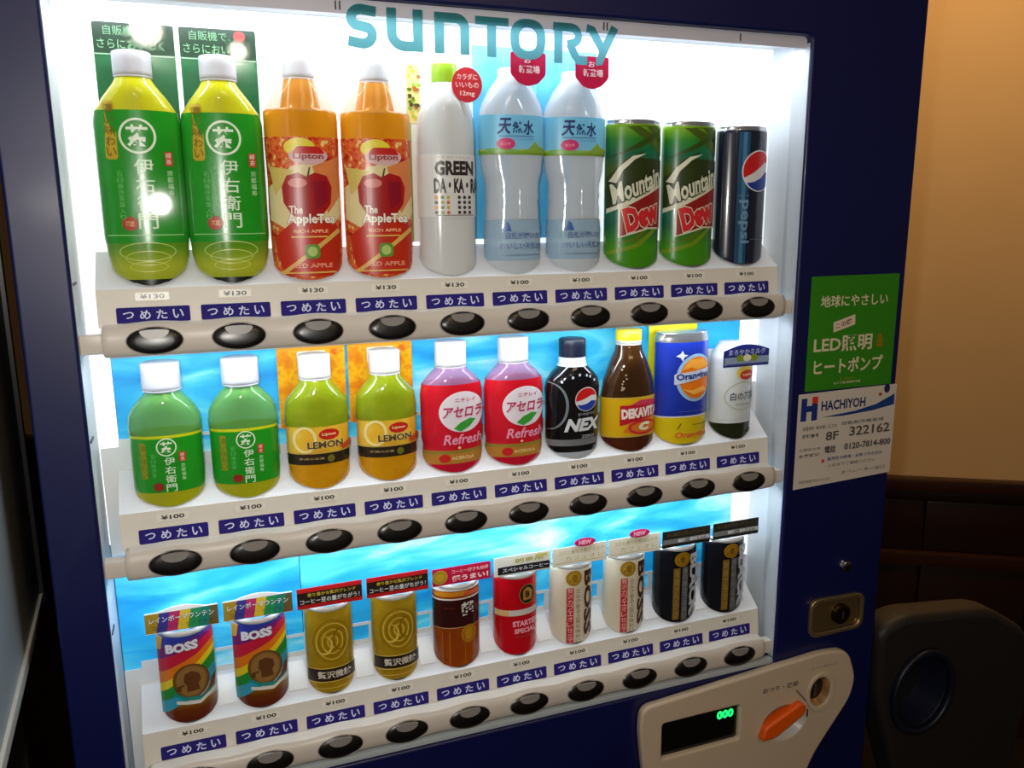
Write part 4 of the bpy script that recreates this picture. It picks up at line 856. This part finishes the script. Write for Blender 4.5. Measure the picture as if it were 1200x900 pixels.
tube('coin_slot', cpm, (.466, 0, -.537), .0172, .0217, -.0118, -.002, mat('slot_ring_brass', (196, 160, 110), .3, metal=.7), mat('slot_brown', (56, 34, 14), .35, metal=.4))
link('slot_ring', curve_plate('slot_ring', [ell(.468, -.538, .025, .030, 32), ell(.466, -.537, .0175, .022, 32)], -.0145, -.0115, cpl, .0012), cpm, (0, 0, 0))
box('coin_gap', .4645, .4675, -.0040, -.0022, -.549, -.524, mat('slot_dark', (60, 56, 62), .5), cpm)
tube('lever_recess', cpm, (.409, 0, -.572), .0356, .0256, -.0118, -.003, mat('recess_grey', (190, 188, 184), .3), mat('recess_grey_floor', (176, 174, 172), .3))
lv = link('return_lever', curve_plate('return_lever', [rounded([(.365, -.585), (.372, -.566), (.430, -.541), (.438, -.550), (.434, -.560), (.388, -.585)], .006)], -.022, -.004, mat('lever_orange', (226, 88, 8), .35), .0025), cpm, (0, 0, 0), label='orange coin return lever')
art('panel_lettering', T('おつり・返却', 399, -516, 58, 8, (90, 80, 72), .02, rot=.0), cpm, (0, 0, 0), y=-.0121)
art('slot_lettering', T('コイン投入口', 470, -500, 44, 4, (120, 108, 96), .0), cpm, (0, 0, 0), y=-.0121)
art('panel_mark', RR(447, -566, 2.5, 12, 1, (40, 36, 34)), cpm, (0, 0, 0), y=-.0121)
art('panel_line', P([(424, -526), (427, -526), (444, -546), (442, -547)], (120, 108, 90)), cpm, (0, 0, 0), y=-.0121)
knob('bill_button', cpm, (.30, -.012, -.655), .010, .004, mat('lock_dark', (60, 46, 30), .25, metal=.9))

# ---------------------------------------------------------------- place the drinks
ROWS = (1.0, .97, .94)
WIDE = {'rainbow_coffee_can': 1.07, 'brown_coffee_can': 1.07, 'red_coffee_can': 1.03, 'cream_coffee_can': 1.05, 'black_coffee_can': 1.14, 'orange_soda_can': 1.12, 'brown_glass_bottle': 1.15,
        'black_cola_bottle': 1.04, 'red_juice_bottle': 1.05, 'green_soda_can': 1.03, 'dark_cola_can': 1.03}
def shrink(o, row):
    o.scale = (1, 1, ROWS[row]); w = WIDE.get(o.name, 1.0)
    for ch in o.children:
        if not ch.name.startswith(('banner', 'card_clip', 'backing')): ch.scale.x = w
    return o
def pair(fn, row, k, labels, group):
    a = shrink(fn(spot(row, k), labels[0], group), row); b_ = copy_tree(a); b_.location = spot(row, k + 1); b_['label'] = labels[1]; return a, b_
pair(big_green_tea, 0, 0, ['large green tea bottle at the left end of the top shelf', 'large green tea bottle second from left on top shelf, beside the apple tea'], 'large green tea bottles on the top shelf')
pair(apple_tea, 0, 2, ['orange apple tea bottle beside the large green tea on top shelf', 'orange apple tea bottle beside the lime-capped clear bottle'], 'apple tea bottles on the top shelf')
barley_water(spot(0, 4), 'pale bottle with lime green cap and round red badge, top shelf')
pair(water, 0, 5, ['clear water bottle with pale blue label beside the lime-capped bottle', 'clear water bottle with pale blue label beside the green soda cans'], 'water bottles on the top shelf')
pair(citrus_can, 0, 7, ['tall green soda can with red letters beside the water bottle', 'tall green soda can with red letters beside the dark blue cola can'], 'green soda cans on the top shelf')
shrink(cola_can(spot(0, 9), 'tall dark blue cola can at the right end of the top shelf'), 0)
pair(small_green_tea, 1, 0, ['small green tea bottle at the left end of the middle shelf', 'small green tea bottle second from left on the middle shelf'], 'small green tea bottles on the middle shelf')
pair(lemon_tea, 1, 2, ['amber lemon tea bottle beside the small green tea bottles', 'amber lemon tea bottle beside the red juice bottles'], 'lemon tea bottles on the middle shelf')
pair(acerola, 1, 4, ['red juice bottle with white oval, beside the lemon tea', 'red juice bottle with white oval, beside the black cola bottle'], 'red juice bottles on the middle shelf')
shrink(nex(spot(1, 6), 'black cola bottle with silver NEX letters on the middle shelf'), 1)
shrink(vitamin_drink(spot(1, 7), 'brown glass bottle with yellow and red label on middle shelf'), 1)
shrink(orange_can(spot(1, 8), 'blue and yellow can with an orange circle on middle shelf'), 1)
shrink(milk_tea(spot(1, 9), 'pale milk tea bottle with blue banner at right end of middle shelf'), 1)
pair(rainbow_can, 2, 0, ['rainbow striped coffee can at the left end of the bottom shelf', 'rainbow striped coffee can beside the gold cans'], 'rainbow coffee cans on the bottom shelf')
pair(gold_can, 2, 2, ['gold coffee can beside the rainbow cans on the bottom shelf', 'gold coffee can beside the dark brown can'], 'gold coffee cans on the bottom shelf')
shrink(brown_can(spot(2, 4), 'brown and orange coffee can under a crimson banner with gold medal'), 2)
shrink(red_can(spot(2, 5), 'bright red coffee can with round dark emblem, bottom shelf'), 2)
a = white_can(spot(2, 6), 'cream coffee can with vertical letters, beside the red can', 'cream coffee cans on the bottom shelf'); new_badge_text(a, spot(2, 6)); shrink(a, 2)
b_ = copy_tree(a); b_.location = spot(2, 7); b_['label'] = 'cream coffee can with vertical letters, beside the black cans'
pair(black_can, 2, 8, ['black coffee can beside the cream cans on the bottom shelf', 'black coffee can at the right end of the bottom shelf'], 'black coffee cans on the bottom shelf')

# ---------------------------------------------------------------- recycling bin and the board on the left
bin_m = mat('bin_dark_plastic', (27, 24, 25), .55); bin_t = empty('recycling_bin', (.86, .20, FZ), 'dark grey recycling bin with round hole standing right of the machine', 'bin')
def bin_shell():
    out = rounded([(.592, -.484), (.640, -.470), (.815, -.490), (.905, -.545), (.925, -.66), (.90, -.80), (.70, -.84), (.655, -.76), (.598, -.60)], .03, 6)
    hole = ell(.684, -.600, .052, .060, 30)
    me = curve_plate('hood', [out, hole], 0, .05, bin_m, .012)
    return me, out
hood, _ = bin_shell()
link('hood', hood, bin_t, (0, .012, 0))
tube('drop_hole', bin_t, (.684, .012, -.600), .0525, .0605, .004, .045, mat('hole_blue_grey', (18, 22, 40), .3), mat('hole_dark', (8, 8, 16), .6))
link('hole_rim', curve_plate('hole_rim', [ell(.684, -.600, .062, .070, 36), ell(.684, -.600, .052, .060, 36)], .004, .016, mat('hole_rim_blue', (14, 18, 34), .4), .003), bin_t, (0, 0, 0))
V_ = []
for (z, x0, x1, y0, y1) in ((FZ + .02, .70, .94, .03, .38), (-.80, .68, .90, .03, .095)): V_ += [(x0, y0, z), (x1, y0, z), (x1, y1, z), (x0, y1, z)]
me = mesh('bin_body', V_, [(3, 2, 1, 0), (4, 5, 6, 7), (0, 1, 5, 4), (1, 2, 6, 5), (2, 3, 7, 6), (3, 0, 4, 7)], [mat('bin_body_plastic', (22, 20, 21), .55)], smooth=False)
bb = link('bin_body', me, bin_t, (0, 0, 0)); md = bb.modifiers.new('edge', 'BEVEL'); md.width = .012; md.segments = 3
box('bin_base', .695, .945, .025, .385, FZ, FZ + .02, mat('bin_body_plastic', (22, 20, 21), .55), bin_t, .006)

part = empty('partition_board', (-.485, -.25, FZ), 'grey board with pale bottom edge standing left of the machine', 'partition')
A = Vector((-.481, .138)); B = Vector((-.440, -.62)); dr = (B - A).normalized(); nr = Vector((-dr.y, dr.x))
def pboard(name, s0, s1, d0, d1, z0, z1, m, bevel=0.0):
    c2 = A + dr * ((s0 + s1) / 2) + nr * ((d0 + d1) / 2); c = Vector((c2.x, c2.y, (z0 + z1) / 2))
    me = box_mesh(name, -(s1 - s0) / 2, (s1 - s0) / 2, -(d1 - d0) / 2, (d1 - d0) / 2, -(z1 - z0) / 2, (z1 - z0) / 2, m, bevel)
    o = link(name, me, part, c); o.rotation_euler = (0, 0, math.atan2(dr.y, dr.x)); return o
L_ = (B - A).length
pboard('board', 0, L_, -.022, -.002, -.290, .62, mat('board_grey', (176, 186, 192), .45), .001)
pboard('edge_strip', 0, L_, -.024, .001, -.302, -.290, mat('edge_pale', (196, 196, 190), .35), .001)
pboard('frame_post', -.012, -.001, -.026, .002, -.302, .62, mat('post_dark', (26, 24, 26), .4), .001)
pboard('frame_post', .02, .05, -.060, -.026, FZ, .60, mat('post_dark', (26, 24, 26), .4), .002)
pboard('frame_post', L_ - .05, L_ - .02, -.060, -.026, FZ, .60, mat('post_dark', (26, 24, 26), .4), .002)
for o in bpy.data.objects:
    if 'wx' in o: del o['wx']
